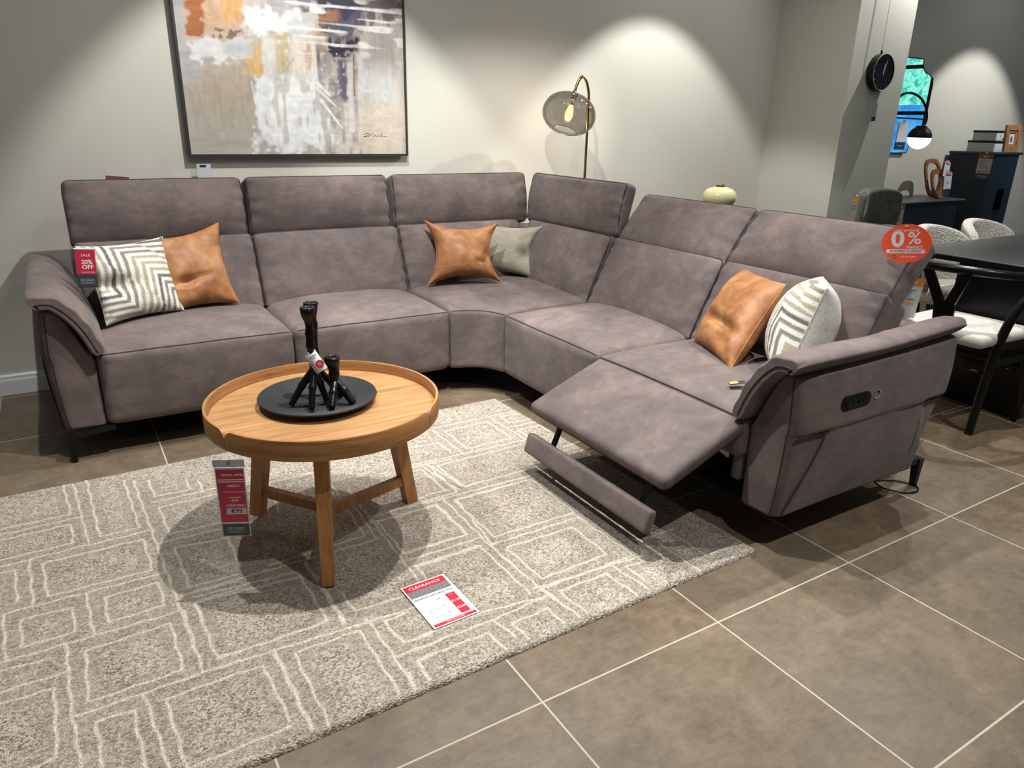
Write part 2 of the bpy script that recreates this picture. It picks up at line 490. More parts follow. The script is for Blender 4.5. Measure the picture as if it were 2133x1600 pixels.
# ------------------------------------------------------------------ rug
SEG = np.array([(-930,1792,-902,1292),(-964,1812,-945,1549),(-945,1545,-1149,1542),(-910,1506,-1148,1503),(-947,1467,-1147,1464),(-947,1467,-944,1332),(-944,1332,-1142,1330),(-902,1296,-1140,1288),(-734,1716,-689,505),(-886,1802,-869,1331),(-869,1331,-747,1332),(-765,1734,-751,1334),(-904,1293,-714,1295),(-1028,1246,-749,1246),(-749,1246,-743,1043),(-743,1043,-1019,1046),(-1028,1246,-1019,1046),(-1066,1290,-1053,1027),(-1102,1244,-1092,1062),(-1102,1244,-1139,1251),(-1130,1016,-704,1009),(-923,1007,-914,793),(-878,961,-736,964),(-736,964,-735,838),(-735,838,-878,832),(-878,961,-878,832),(-1082,964,-959,954),(-959,954,-956,834),(-956,834,-1077,832),(-1082,964,-1077,832),(-1123,1012,-1112,796),(-1122,791,-698,788),(-935,734,-733,745),(-733,745,-730,529),(-978,786,-975,671),(-1021,748,-1121,756),(-676,1446,-475,1450),(-676,1446,-669,1235),(-669,1235,-503,1234),(-708,1194,-512,1189),(-667,1141,-507,1117),(-507,1117,-509,927),(-667,1141,-660,893),(-660,893,-518,888),(-691,860,-525,853),(-657,811,-533,813),(-657,811,-651,541),(-651,541,-593,536),(-686,1690,-679,1539),(-679,1539,-557,1534),(-557,1534,-563,1621),(-521,1597,-522,1493),(-700,1494,-474,1498),(-936,734,-940,534),(-935,531,-732,535),(-980,789,-973,497),(-973,497,-962,329),(-971,496,-600,500),(-928,455,-852,452),(-852,452,-844,259),(-928,455,-923,306),(-824,491,-803,235),(-782,450,-610,454),(-782,450,-770,216),(-1118,673,-983,671),(-1116,628,-1007,623),(-1007,623,-1006,385),(-1006,385,-1052,381),(-693,785,-689,509),(-660,807,-364,785),(-660,807,-650,532),(-650,532,-358,538),(-364,785,-358,538),(-320,760,-318,505),(-715,501,-71,471),(-518,497,-511,180),(-555,452,-723,451),(-555,452,-545,232),(-549,218,-760,213),(-474,456,-297,458),(-297,458,-293,185),(-474,456,-471,173),(-261,496,-255,308),(-255,308,-255,181),(-284,646,-277,542),(-277,542,-139,540),(-224,460,-149,465),(-224,460,-213,351),(-213,351,-131,345),(-253,313,-149,308),(-212,268,-168,268),(-212,268,-211,193),(228,1322,776,1310),(301,1294,299,1026),(261,1266,205,1267),(261,1266,268,1065),(268,1065,148,1058),(330,1265,740,1278),(330,1265,345,1055),(345,1055,696,1061),(92,1012,638,1007),(231,1021,224,650),(259,974,600,981),(600,981,593,637),(259,974,264,687),(264,687,598,687),(-45,700,215,707),(184,976,77,977),(184,976,190,747),(190,747,-23,750),(224,650,589,653),(224,650,242,307),(265,611,530,607),(530,607,529,415),(529,415,268,409),(265,611,268,409),(-37,664,193,668),(193,668,198,362),(-37,664,-37,577),(589,653,602,322),(222,379,627,351),(678,949,677,384),(471,1606,479,1319),(517,1565,739,1572),(739,1572,743,1357),(743,1357,515,1354),(517,1565,515,1354),(301,1486,436,1461),(436,1461,438,1355),(775,1611,788,1295),(485,1622,997,1621),(238,366,598,368),(278,330,457,330),(457,330,471,193),(278,330,290,207),(241,377,261,201),(498,370,522,209),(-199,352,26,359),(-217,312,44,314),(44,314,59,218),(26,359,237,328),(78,273,204,280),(204,280,206,204),(78,273,88,196),(-209,273,2,273),(2,273,13,189),(-209,273,-208,193),(-248,239,-252,183),(44,314,234,330),(538,329,605,327),(538,329,538,239),(-291,1456,-127,1452),(-127,1452,-136,1296),(-291,1456,-318,1206),(-92,1324,-113,918),(-71,1170,-84,861),(-41,978,79,972),(-41,978,-42,744),(-42,744,58,741),(-74,704,41,705),(-428,892,-112,909),(-91,1302,-112,909),(-658,865,-81,867),(-366,815,-358,646),(-329,857,-324,648),(-662,836,-366,815),(-331,848,-323,503),(-514,496,-509,187),(271,1323,311,1041),(305,1304,337,1071),(329,1266,693,1276),(219,1302,410,1297),(-293,1447,-110,1437),(-110,1437,-113,1094),(-51,1245,-62,557),(-44,970,192,982),(192,982,193,745),(-44,970,-36,742),(-36,742,193,745),(-72,1013,294,1029),(269,980,234,653),(269,980,513,984),(-27,652,203,663),(-40,659,182,658),(824,1591,989,1591),(821,1583,821,1503),(818,1505,978,1505),(800,1463,968,1463),(814,1419,936,1419),(933,1422,933,1337),(813,1417,813,1312),(956,1332,956,1187),(886,1167,968,1167),(866,1103,965,1103),(805,410,805,246),(821,249,970,249),(974,253,974,385),(724,394,724,192),(696,426,830,426)], float) / 1000
def make_rug():
    nx, ny = 680, 486
    FL, FR, BR, BL = [np.array(p) for p in ((-1.33, .145), (.985, .193), (.930, 1.824), (-1.37, 1.808))]
    u = np.linspace(0, 1, nx + 1); w = np.linspace(0, 1, ny + 1)
    U, Wd = np.meshgrid(u, w)
    P = (FL[None, None] * ((1 - U) * (1 - Wd))[..., None] + FR * (U * (1 - Wd))[..., None] + BR * (U * Wd)[..., None] + BL * ((1 - U) * Wd)[..., None]).reshape(-1, 2)
    d = np.full(len(P), 9.)
    rng = np.random.RandomState(3)
    # lines wander a little, as hand tufted ones do
    wob = np.stack([.0022 * np.sin(P[:, 1] * 61 + 3 * np.sin(P[:, 0] * 17)), .0018 * np.sin(P[:, 0] * 67 + 3 * np.sin(P[:, 1] * 19))], 1)
    Q = P + wob
    for a in SEG:
        A, B = a[:2], a[2:]; D = B - A
        L2 = (D @ D)
        tt = np.clip(((Q - A) @ D) / L2, 0, 1)
        d = np.minimum(d, np.hypot(*(Q - A - tt[:, None] * D).T))
    line = np.clip((.0050 - d) / .0028, 0, 1)
    band = .8 * np.clip((.036 - d) / .008, 0, 1) * (1 - line)
    edge = np.minimum(np.minimum(U, 1 - U).ravel() * 2.3, np.minimum(Wd, 1 - Wd).ravel() * 1.64)
    z = .0135 + .0012 * line - .0010 * band + rng.uniform(-.0009, .0009, len(P))
    fall = np.clip(edge / .014, 0, 1)
    z = .001 + (z - .001) * np.sqrt(1 - (1 - fall) ** 2)
    jit = rng.uniform(-.0018, .0018, P.shape) * (fall < 1)[:, None]
    V = np.concatenate([P + jit, z[:, None]], 1)
    i = np.arange(ny)[:, None] * (nx + 1) + np.arange(nx)[None]
    F = np.stack([i, i + 1, i + nx + 2, i + nx + 1], -1).reshape(-1, 4)
    me = bpy.data.meshes.new('rug')
    loc = np.array((-.2, 1.0, 0))
    me.vertices.add(len(V)); me.vertices.foreach_set('co', (V - loc).astype(np.float32).ravel())
    me.loops.add(F.size); me.loops.foreach_set('vertex_index', F.astype(np.int32).ravel())
    me.polygons.add(len(F)); me.polygons.foreach_set('loop_start', (np.arange(len(F)) * 4).astype(np.int32))
    me.polygons.foreach_set('use_smooth', [True] * len(F))
    me.update(calc_edges=True); me.validate()
    at = me.color_attributes.new('paint', 'FLOAT_COLOR', 'POINT')
    col = np.zeros((len(V), 4), np.float32); col[:, 0] = line; col[:, 1] = band; col[:, 3] = 1
    at.data.foreach_set('color', col.ravel())
    me.materials.append(M['rug'])
    o = bpy.data.objects.new('rug', me); C.objects.link(o); o.location = loc
    tag(o, 'flecked beige wool rug with a cream line pattern of nested rectangles', 'rug')
make_rug()

# ------------------------------------------------------------------ corner sofa
SOFA = thing('corner_sofa', 'mauve grey suede corner sofa with high headrests and one footrest out', 'sofa', (.6, 2.2, 0))
def ML(s, d, z): return (-.78 + s, 2.02 + d, z)
def MR(s, d, z): return (.98 + d, 1.84 - s, z)
S_ = M['suede']

GON = [1.0]
def gather(e, t, seed, amp=.0035, k=80.):
    """little gathers of cloth that fade away from a seam at distance e"""
    return 1.7 * GON[0] * amp * math.exp(-e / .045) * (math.sin(t * k + 4 * n3((t, seed, 0), 9)) + .6 * n3((t * 40, e * 12, seed)))

def seam_path(fn, axis, lo=-.97, hi=.97, n=26, **fix):
    out = []
    for t in np.linspace(lo, hi, n):
        q = dict(fix); q[axis] = t
        out.append(fn(q['u'], q['v'], q['w']))
    return out

def seat(Mp, s0, s1, name='seat', d1=.66, z0=.13, zt=.44, seed=0, front=True):
    hx = (s1 - s0) / 2; cx = (s0 + s1) / 2
    h = (hx - .002, d1 / 2, (zt - z0) / 2)
    def fn(u, v, w):
        p = rr(u, v, w, h, .032)
        s, d, z = p[0] + cx, p[1] + d1 / 2, p[2] + (z0 + zt) / 2
        a = 1 - abs(p[0] / hx) ** 3.2
        top = max(0., min(1., (z - .36) / .075))
        ramp = math.sin(min(1, d / .26) * PI / 2) * (1 - .28 * max(0, (d - .3) / .36))
        z += .043 * a * top * ramp
        fr = max(0., 1 - d / .12)
        d -= fr * .014 * (1 - (p[0] / hx) ** 2) * (1 - ((z - .29) / .2) ** 2)
        z += .003 * n3((s * 5 + seed, d * 5, 0)) * top
        e = hx - abs(p[0])
        if fr > 0: d += gather(e, z, seed, .002, 70) * fr
        return Mp(s, d, z)
    o = part(name, soft(40, 30, 18, fn), S_, SOFA)
    def rim(u):
        return fn(u, -1, .93)
    path = [fn(u, -.985, .985) for u in np.linspace(-.98, .98, 40)]
    part('piping', tube(path, .0028, 6), M['piping'], o)
    return o, fn

seat(ML, 0, .78, seed=1)
seat(ML, .78, 1.56, seed=2)
seat(MR, 0, .75, seed=3)

# corner seat: a wedge between the two runs
def wedge(u, v, w):
    zt, z0 = .44, .13
    p = rr(u, v, w, (.5, .5, .5), .05)
    a, b, c = p[0] + .5, p[1] + .5, p[2] + .5
    fa = Vector((.782, 2.022, 0)).lerp(Vector((.982, 1.842, 0)), a)
    fa += Vector((.06, .05, 0)) * (math.sin(a * PI) * .5)
    t = a * 2
    bk = Vector((.782, 2.64, 0)).lerp(Vector((1.62, 2.64, 0)), t) if t < 1 else Vector((1.62, 2.64, 0)).lerp(Vector((1.62, 1.842, 0)), t - 1)
    q = fa.lerp(bk, b)
    z = z0 + (zt - z0) * c
    top = max(0., min(1., (z - .36) / .075))
    z += .036 * math.sin(min(1, b / .35) * PI / 2) * top * (1 - .55 * abs(2 * a - 1) ** 3)
    return (q.x, q.y, z)
ws = part('corner_seat', soft(40, 34, 18, wedge), S_, SOFA)
part('piping', tube([wedge(u, -.985, .97) for u in np.linspace(-.97, .97, 24)], .0028, 6), M['piping'], ws)

# padded panels: width along s, height up a leaning plane
def pad(Mp, s0, s1, dz0, dz1, T, name, bulge=.03, r=.022, seed=0, pipe=True, skewl=0, skewr=0, nu=44, nw=26, amp=.0035, topround=0.0, tuck=0.0):
    """dz0 / dz1: (depth, height) of the foot and of the head of the front face"""
    hx = (s1 - s0) / 2; cx = (s0 + s1) / 2
    D = Vector((dz1[0] - dz0[0], dz1[1] - dz0[1])); H = D.length; D.normalize()
    Nn = Vector((D.y, -D.x))          # backwards (away from the sitter)
    h = (hx - .0012, T / 2, H / 2)
    def fn(u, v, w):
        p = list(rr(u, v, w, h, r))
        fu, fw = p[0] / hx, p[2] / (H / 2)
        front = max(0., min(1., .5 - p[1] / T))
        b = bulge * (1 - abs(fu) ** 4) * (1 - abs(fw) ** 3.4)
        y = p[1] + T / 2 - b * front
        e = hx - abs(p[0])
        y += tuck * sstep(-fw, -.15, 1.0) * front
        y += gather(e, p[2], seed + (3 if p[0] > 0 else 0), amp) * front
        y += .0035 * n3((p[0] * 6 + seed, p[2] * 7, seed)) * front
        sx = p[0]
        if topround:                                     # outer top corners drawn in
            k = max(0, (fw - .55) / .45)
            sx *= 1 - topround * k * k
        hh = p[2] + H / 2
        d = dz0[0] + D.x * hh + Nn.x * y
        z = dz0[1] + D.y * hh + Nn.y * y
        s = cx + sx + (skewl if p[0] < 0 else skewr) * (hh / H) * abs(fu)
        return Mp(s, d, z)
    o = part(name, soft(nu, 12, nw, fn), S_, SOFA)
    if pipe:
        GON[0] = 0
        L = [fn(-.985, -.9, t) for t in np.linspace(-.95, .93, 22)]
        Tp = [fn(t, -.9, .985) for t in np.linspace(-.93, .93, 30)]
        R = [fn(.985, -.9, t) for t in np.linspace(.93, -.95, 22)]
        GON[0] = 1
        part('piping', tube(smooth_path(L + Tp + R, 2), .0032, 6), M['piping'], o)
    return o, fn

SEAM, TOP = .775, 1.052
# upright run along the wall
for i, (a, b) in enumerate(((0, .78), (.78, 1.56), (1.565, 2.36))):
    pad(ML, a, b, (.50, .43), (.655, SEAM + .012), .20, 'backrest', .038, .024, 10 + i, pipe=True, amp=.004)
pad(ML, -.01, .775, (.665, SEAM - .008), (.745, TOP), .13, 'headrest', .03, .026, 20, amp=.003, topround=.02, tuck=.03)
pad(ML, .785, 1.545, (.665, SEAM - .008), (.745, TOP), .13, 'headrest', .03, .026, 21, amp=.005, tuck=.03)
pad(ML, 1.57, 2.455, (.665, SEAM - .008), (.745, TOP), .13, 'headrest', .03, .026, 22, amp=.004, tuck=.03)
# upright corner piece facing left
pad(MR, -.80, -.005, (.50, .43), (.655, SEAM + .012), .20, 'backrest', .038, .024, 13, amp=.004)
pad(MR, -.90, .0, (.665, SEAM - .008), (.735, TOP + .002), .085, 'headrest', .03, .03, 23, amp=.005, tuck=.022)
# reclined pair
for i, (a, b) in enumerate(((.003, .757), (.757, 1.53))):
    pad(MR, a, b, (.50, .43), (.675, .785), .17, 'backrest', .036, .024, 30 + i, amp=.003)
    pad(MR, a, b, (.665, .765), (.855, 1.00), .12, 'headrest', .030, .028, 34 + i, amp=.003, tuck=.012)

# fixed shells behind the cushions
def shell(name, Mp, s0, s1, d0, d1, z0, z1, r=.02):
    h = ((s1 - s0) / 2, (d1 - d0) / 2, (z1 - z0) / 2)
    fn = lambda u, v, w: Mp(*[p + c for p, c in zip(rr(u, v, w, h, r), ((s0 + s1) / 2, (d0 + d1) / 2, (z0 + z1) / 2))])
    return part(name, soft(8, 8, 8, fn), S_, SOFA)
shell('back_shell', ML, 0, 2.62, .70, .93, .13, .72)
shell('back_shell', MR, -.80, 0, .72, .95, .13, .72)
shell('back_rail', MR, .0, 1.53, .78, 1.015, .13, .625)
part('back_rail_piping', tube([MR(.02, 1.014, .618), MR(1.52, 1.014, .618), MR(1.528, 1.0, .618), MR(1.531, .80, .618)], .004, 6), M['piping'], SOFA)
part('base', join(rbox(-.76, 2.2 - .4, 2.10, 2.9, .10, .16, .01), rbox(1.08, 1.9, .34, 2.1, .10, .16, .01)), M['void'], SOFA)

# ---- arms
AC = [(-.048, .452), (-.034, .50), (-.004, .572), (.040, .638), (.092, .686), (.140, .697), (.178, .692), (.197, .676)]
def arm_curve(t):
    t = max(0, min(.9999, t)) * (len(AC) - 1); i = int(t); f = t - i
    g = lambda k: AC[max(0, min(len(AC) - 1, k))]
    a, b, c, d = g(i - 1), g(i), g(i + 1), g(i + 2)
    cr = lambda j: .5 * (2 * b[j] + (c[j] - a[j]) * f + (2 * a[j] - 5 * b[j] + 4 * c[j] - d[j]) * f * f + (3 * b[j] - a[j] - 3 * c[j] + d[j]) * f ** 3)
    return cr(0), cr(1)

def belly(d, z): return (-.015 + .045 * math.sin(PI * min(1, max(0, (z - .10) / .62)))) * (1 - .6 * abs((d - .43) / .45) ** 3)
def lapx(z): return .045 + (z - .13) / .29 * .125, .83 - (z - .13) / .29 * .12

def arm(side):
    """side: maps (a outward, d depth, z) to the world"""
    def body(u, v, w):
        p = rr(u, v, w, (.0775, .45, .5), .03)
        a = p[0] + .0775; d = p[1] + .45; wz = p[2] + .5
        zt = .405 + (.222 + .02 * d / .87) * sstep(a, -.01, .12)
        z = .13 + (zt - .13) * wz
        out = sstep(a, .06, .155)
        a += out * belly(d, z)
        # the front edge leans a little, the rear edge rakes in towards the floor
        d = .018 + d * .965
        rear = sstep(d, .5, .9)
        d -= rear * .10 * (1 - sstep(z, .12, .56))
        # outer panels: an upper band over a lapped trapezoid
        split = .425 + .012 * math.cos((d - .45) * 3)
        up = sstep(z, split - .006, split + .006)
        lx = lapx(z)[0]
        rx = lapx(z)[1]
        trap = sstep(d, lx - .006, lx + .006) * (1 - sstep(d, rx - .006, rx + .006)) * (1 - up)
        a += out * (up * .013 * sstep(d, .0, .14) + trap * .004 + (1 - up) * (1 - trap) * -.006)
        return side(a, d, z)
    o = part('arm', soft(14, 90, 70, body), S_, SOFA)
    seam = [body(.80, -1, w) for w in np.linspace(-.97, .93, 24)]
    part('front_seam', tube(seam, .0022, 6), M['piping'], o)
    def lap(d, z):
        out_ = .155 + belly(d, z)
        dd = .018 + d * .965 if False else d
        return side(out_ + .0005, dd, z)
    dr = lambda d, z: d - sstep(d, .5, .9) * .10 * (1 - sstep(z, .12, .56))
    zs = lambda d: .425 + .012 * math.cos((d - .45) * 3)
    part('panel_seam', tube([lap(dr(d, zs(d) - .004), zs(d) - .004) for d in np.linspace(.03, .86, 40)], .0032, 6), M['piping'], o)
    for e in (0, 1):
        part('panel_seam', tube([lap(dr(lapx(z)[e], z), z) for z in np.linspace(.138, .415, 20)], .0026, 6), M['piping'], o)
    # pad draped over the top, high outside and low inside
    T = .066
    def pd(u, v, w):
        p = rr(u, v, w, (.5, .46, .5), .0)
        t = u * .5 + .5
        x0, z0 = arm_curve(t); x1, z1 = arm_curve(min(1, t + .01)); xm, zm = arm_curve(max(0, t - .01))
        n = Vector((-(z1 - zm), x1 - xm)).normalized()
        endv = 1 - abs(v) ** 16
        endu = 1 - abs(u) ** (8 if u < 0 else 26)
        th = T * ((.35 if u < 0 else .62) + (.65 if u < 0 else .38) * math.sqrt(max(0, endu))) * (.60 + .40 * math.sqrt(max(0, endv)))
        off = -T / 2 + w * th / 2
        d = -.028 + (v * .5 + .5) * .90
        rise = .022 * (d / .87) - .012 * math.sin(PI * d / .87)
        cr = gather((1 - abs(v)) * .45, t * .3, 5, .0016, 110) * (w > .5) + .004 * n3((t * 2, d * 6, 1)) * (w > 0)
        if w > .5: cr += .003 * math.exp(-((d - .55) / .08) ** 2) * math.sin(d * 190)
        a = x0 + n.x * (off + cr); z = z0 + n.y * (off + cr) + rise * sstep(t, .2, .8)
        return side(a, d, z)
    q = part('arm_pad', soft(34, 60, 8, pd), S_, o)
    loop = [pd(-.9 + 1.8 * t, -1, -.2) for t in np.linspace(0, 1, 22)] + [pd(.985, -1 + 2 * t, -.5) for t in np.linspace(.02, .98, 40)]
    part('arm_pad_piping', tube(loop, .0032, 6), M['piping'], o)
    return o, body

armL, _ = arm(lambda a, d, z: (-.78 - a, 2.02 + d, z))
armR, bodyR = arm(lambda a, d, z: (.98 + d, .31 - a, z))

# switch plate on the outer side of the right arm
def on_side(d, z, out=0.0):
    return Vector((.98 + d, .31 - (.155 + .0235 + out), z))
def pill(cx, cz, w, h, y0, y1, tilt=.0, n=10):
    r = h / 2; pts = []
    for k in range(n + 1):
        a = -PI / 2 + PI * k / n; pts.append((w / 2 - r + r * math.cos(a), r * math.sin(a)))
    for k in range(n + 1):
        a = PI / 2 + PI * k / n; pts.append((-(w / 2 - r) + r * math.cos(a), r * math.sin(a)))
    V = [(cx + x, y, cz + z) for y in (y0, y1) for x, z in pts]
    m = len(pts)
    return V, [tuple(range(m)), tuple(range(m, 2 * m))[::-1]] + [(i, (i + 1) % m, m + (i + 1) % m, m + i) for i in range(m)]
ys = .31 - .1905
cp = part('control_panel', pill(1.262, .512, .150, .050, ys - .004, ys + .012), M['black_metal'], SOFA, smooth=False)
part('control_inlay', pill(1.262, .512, .118, .028, ys - .006, ys), M['black_gloss'], cp, smooth=False)
for k in range(4):
    part('button', pill(1.222 + k * .027, .512, .020, .018, ys - .008, ys - .004), M['black_metal'], cp, smooth=False)
part('port_ring', tube([(1.372 + .016 * math.cos(a), ys - .003, .518 + .016 * math.sin(a)) for a in np.linspace(0, 2 * PI, 24, False)], .0028, 6, True), M['chrome'], cp)

# feet: a flat bracket and a tapering blade
def foot(x, y, dx, dy):
    b = bar((x, y, .112), (x + dx * .16, y + dy * .16, .124), .022, .022)
    l = bar((x, y, .122), (x - dx * .004, y - dy * .004, 0), .034, .030, up=(dx, dy, 0), w2=.022, t2=.018)
    part('foot', join(b, l), M['black_metal'], SOFA, smooth=False)
foot(-.912, 2.035, 1, 0); foot(-.90, 2.86, 1, 0); foot(1.915, .215, -1, .0)
foot(1.9, 1.7, -1, 0); foot(.0, 2.12, 0, 1); foot(1.90, 2.86, -1, 0)

# recliner: seat, swung-out leg panel, flip bar and its linkage
def rseat(u, v, w):
    d1 = .66; h = (.388, d1 / 2, .075)
    p = rr(u, v, w, h, .03)
    s, d, z = p[0] + 1.142, p[1] + d1 / 2, p[2] + .365
    a = 1 - abs(p[0] / .388) ** 3.2
    top = max(0., min(1., (z - .36) / .075))
    z += .046 * a * top * math.sin(min(1, max(0, d + .02) / .30) * PI / 2) * (1 - .28 * max(0, (d - .3) / .36))
    return MR(s, d - .01, z)
rs = part('seat', soft(40, 30, 10, rseat), S_, SOFA)
part('piping', tube([rseat(u, -.985, .96) for u in np.linspace(-.98, .98, 40)], .0028, 6), M['piping'], rs)
A0, A1 = Vector((.992, .436)), Vector((.640, .292))      # (x, z) hinge and tip of the leg panel
def legpanel(u, v, w):
    D = A1 - A0; L = D.length; D = D / L; N = Vector((D.y, -D.x))
    if N.y < 0: N = -N
    p = rr(u, v, w, (.385, L / 2, .026), .024)
    t = p[1] + L / 2
    b = .018 * (1 - abs(p[0] / .385) ** 3) * math.sin(PI * min(1, max(0, t / L)) * .9 + .1) * (p[2] > 0)
    q = A0 + D * t + N * (p[2] - .026 + b)
    return (q.x, 1.84 - 1.143 - p[0], q.y)
lp = part('leg_panel', soft(40, 26, 8, legpanel), S_, SOFA)
part('piping', tube([legpanel(.985, t, -.6) for t in np.linspace(-.95, .97, 24)] + [legpanel(t, .985, -.6) for t in np.linspace(.95, -.97, 30)], .003, 6), M['piping'], lp)
def flip(u, v, w):
    p = rr(u, v, w, (.358, .017, .040), .010)
    up = Vector((.30, 1)).normalized(); N = Vector((up.y, -up.x))
    q = Vector((.628, .142)) + up * p[2] + N * p[1]
    return (q.x, .690 - p[0], q.y)
fb = part('flip_bar', soft(30, 6, 8, flip), S_, SOFA)
for yy in (.93, .42):
    part('linkage', join(bar((.66, yy, .15), (.72, yy, .30), .02, .012, up=(1, 0, 0)), bar((.72, yy + .015, .24), (1.02, yy + .015, .22), .014, .03), bar((1.02, yy, .24), (.86, yy, .36), .014, .03)), M['black_metal'], SOFA, smooth=False)
part('recliner_side', rbox(1.0, 1.08, .322, .36, .20, .40, .012), S_, SOFA)
part('recliner_side', rbox(1.0, 1.7, 1.075, 1.095, .14, .42, .008), S_, SOFA)
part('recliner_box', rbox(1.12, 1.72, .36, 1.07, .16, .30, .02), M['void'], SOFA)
part('rating_label', box(1.116, 1.1195, .47, .52, .20, .222), M['white'], SOFA, smooth=False, label='small white printed label')
# gold printed brand label sewn to the recliner seat
gl = part('sewn_label', xf(box(-.028, .028, -.013, .013, 0, .002), Matrix.Translation((1.115, .475, .487)) @ Matrix.Rotation(math.radians(-32), 4, 'Z') @ Matrix.Rotation(math.radians(-8), 4, 'Y')), M['slate'], SOFA, smooth=False)
part('label_print', xf(box(-.026, .004, -.011, .011, .002, .0025), Matrix.Translation((1.115, .475, .487)) @ Matrix.Rotation(math.radians(-32), 4, 'Z') @ Matrix.Rotation(math.radians(-8), 4, 'Y')), M['gold'], gl, smooth=False)
part('power_cable', tube(smooth_path([(1.70, .30, .10), (1.74, .26, .03), (1.80, .20, .006), (1.87, .17, .005), (1.915, .205, .005), (1.88, .27, .005), (1.80, .33, .006), (1.75, .45, .05)], 6), .003, 6), M['black_metal'], SOFA)

# ------------------------------------------------------------------ scatter cushions
def pillow(name, label, cs, T, m, group=None, seed=0, pull=.10, wr=.006, dents=(), pattern=None, back=None, n=None):
    """cs: four corners TL TR BR BL seen from the front"""
    TL, TR, BR, BL = [Vector(p) for p in cs]
    Nv = ((TR - TL).cross(BL - TL)).normalized()            # points backwards
    base = sum((Vector(p) for p in cs), Vector()) / 4
    root = thing(name, label, 'cushion', tuple(base), group)
    n = n or (120 if pattern else 46)
    def P(u, v):
        uu = u * (1 - pull * (1 - v * v) * abs(u) ** 1.5); vv = v * (1 - pull * (1 - u * u) * abs(v) ** 1.5)
        a, b = uu * .5 + .5, vv * .5 + .5
        return TL * ((1 - a) * b) + TR * (a * b) + BR * (a * (1 - b)) + BL * ((1 - a) * (1 - b))
    def face(sgn):
        V, F = [], []
        t = np.linspace(-1, 1, n + 1); t = np.sin(t * PI / 2)
        for v in t:
            for u in t:
                hgt = T * (max(0, (1 - u * u) * (1 - v * v))) ** .46 * (.5 if sgn < 0 else .5)
                p = P(u, v)
                env = (max(0, (1 - u * u) * (1 - v * v))) ** .3
                hgt += wr * env * (n3((u * 1.7, v * 1.7, seed), 1.0) * 1.4 + n3((u * 4, v * 4, seed), 1.0) * .6)
                rad = math.hypot(u, v)
                ang = math.atan2(v, u)
                hgt += wr * .35 * env * sstep(rad, .7, 1.2) * math.sin(ang * 16 + seed)
                if sgn < 0:
                    for (du, dv, rx, ry, am) in dents:
                        hgt -= am * math.exp(-((u - du) / rx) ** 2 - ((v - dv) / ry) ** 2)
                V.append(tuple(p + Nv * (hgt if sgn > 0 else -hgt)))
        for j in range(n):
            for i in range(n):
                a = j * (n + 1) + i
                F.append((a, a + 1, a + n + 2, a + n + 1))
        uv = [(u, v) for v in t for u in t]
        return V, F, uv
    V, F, uv = face(-1)
    att = np.array([pattern(u, v) for u, v in uv]) if pattern else None
    part('front_cover', (V, F), m, root, attr=att)
    V, F, uv = face(1)
    part('back_cover', (V, F), back or m, root)
    rim = [P(u, 1) for u in np.linspace(-1, 1, 24)] + [P(1, v) for v in np.linspace(1, -1, 24)[1:]] + [P(u, -1) for u in np.linspace(1, -1, 24)[1:]] + [P(-1, v) for v in np.linspace(-1, 1, 24)[1:-1]]
    part('seam', tube(rim, .0026, 6, True), m if not pattern else M['weave'], root)
    return root

CW, CB, CT, CD = (.82, .81, .76), (.45, .40, .28), (.27, .245, .19), (.16, .15, .125)
def meander(u, v, sx=0., sy=0., rot=0.):
    """nested right-angled stripes stepping like a maze"""
    c, s = math.cos(rot), math.sin(rot)
    x, y = c * u - s * v + sx, s * u + c * v + sy
    per = 1.0
    row = math.floor(y / per)
    yy = abs((y / per - row) - .5) * 2 * per * .5
    xx = x + (.42 if row % 2 else 0)
    q = (xx + (1 if row % 2 else -1) * yy * 1.0) / .74
    k = (q - math.floor(q)) * 6
    k += .05 * n3((u * 30, v * 30, 1))
    seq = [CW, CT, CW, CB, CW, CB] if (math.floor(q) % 2) else [CW, CB, CW, CD, CW, CT]
    i = int(k) % 6
    f = k - int(k)
    return seq[i] if .12 < f else tuple(.5 * a + .5 * b for a, b in zip(seq[i], seq[i - 1]))

G1 = 'tan leather cushions on the sofa'; G2 = 'white and taupe maze patterned cushions on the sofa'
pillow('scatter_cushion', 'maze patterned white and taupe cushion in the left corner of the sofa', [(-.778, 2.44, .80), (-.42, 2.592, .80), (-.39, 2.43, .485), (-.715, 2.325, .475)], .15, M['pattern'], G2, 3, .10, .006,
       [(-.62, -.1, .35, .2, .05)], lambda u, v: meander(u, v, .1, .2, .86), M['weave'])
pillow('scatter_cushion', 'tan leather cushion overlapping the patterned one at the left end', [(-.52, 2.60, .790), (-.155, 2.67, .843), (-.132, 2.48, .478), (-.495, 2.43, .463)], .16, M['leather'], G1, 5, .15, .008,
       [(-.25, -.35, .28, .12, .035), (.1, -.28, .3, .07, .02)])
pillow('scatter_cushion', 'tan leather cushion propped in the corner of the sofa before a grey one', [(.915, 2.61, .812), (1.306, 2.45, .80), (1.256, 2.325, .484), (.860, 2.47, .468)], .16, M['leather'], G1, 8, .30, .008,
       [(.72, -.15, .22, .3, .04), (.55, -.38, .2, .08, .02)])
pillow('scatter_cushion', 'grey taupe linen cushion behind a leather one in the sofa corner', [(1.26, 2.80, .80), (1.612, 2.45, .762), (1.512, 2.36, .470), (1.17, 2.69, .47)], .13, M['linen'], None, 9, .24, .006,
       [(.75, -.2, .2, .25, .045)])
pillow('scatter_cushion', 'tan leather cushion leaning on the reclined back at the right end', [(1.648, .960, .762), (1.500, .630, .770), (1.232, .612, .474), (1.40, .970, .474)], .17, M['leather'], G1, 12, .05, .010,
       [(.1, -.35, .6, .10, .035), (.5, -.6, .2, .2, .02)])
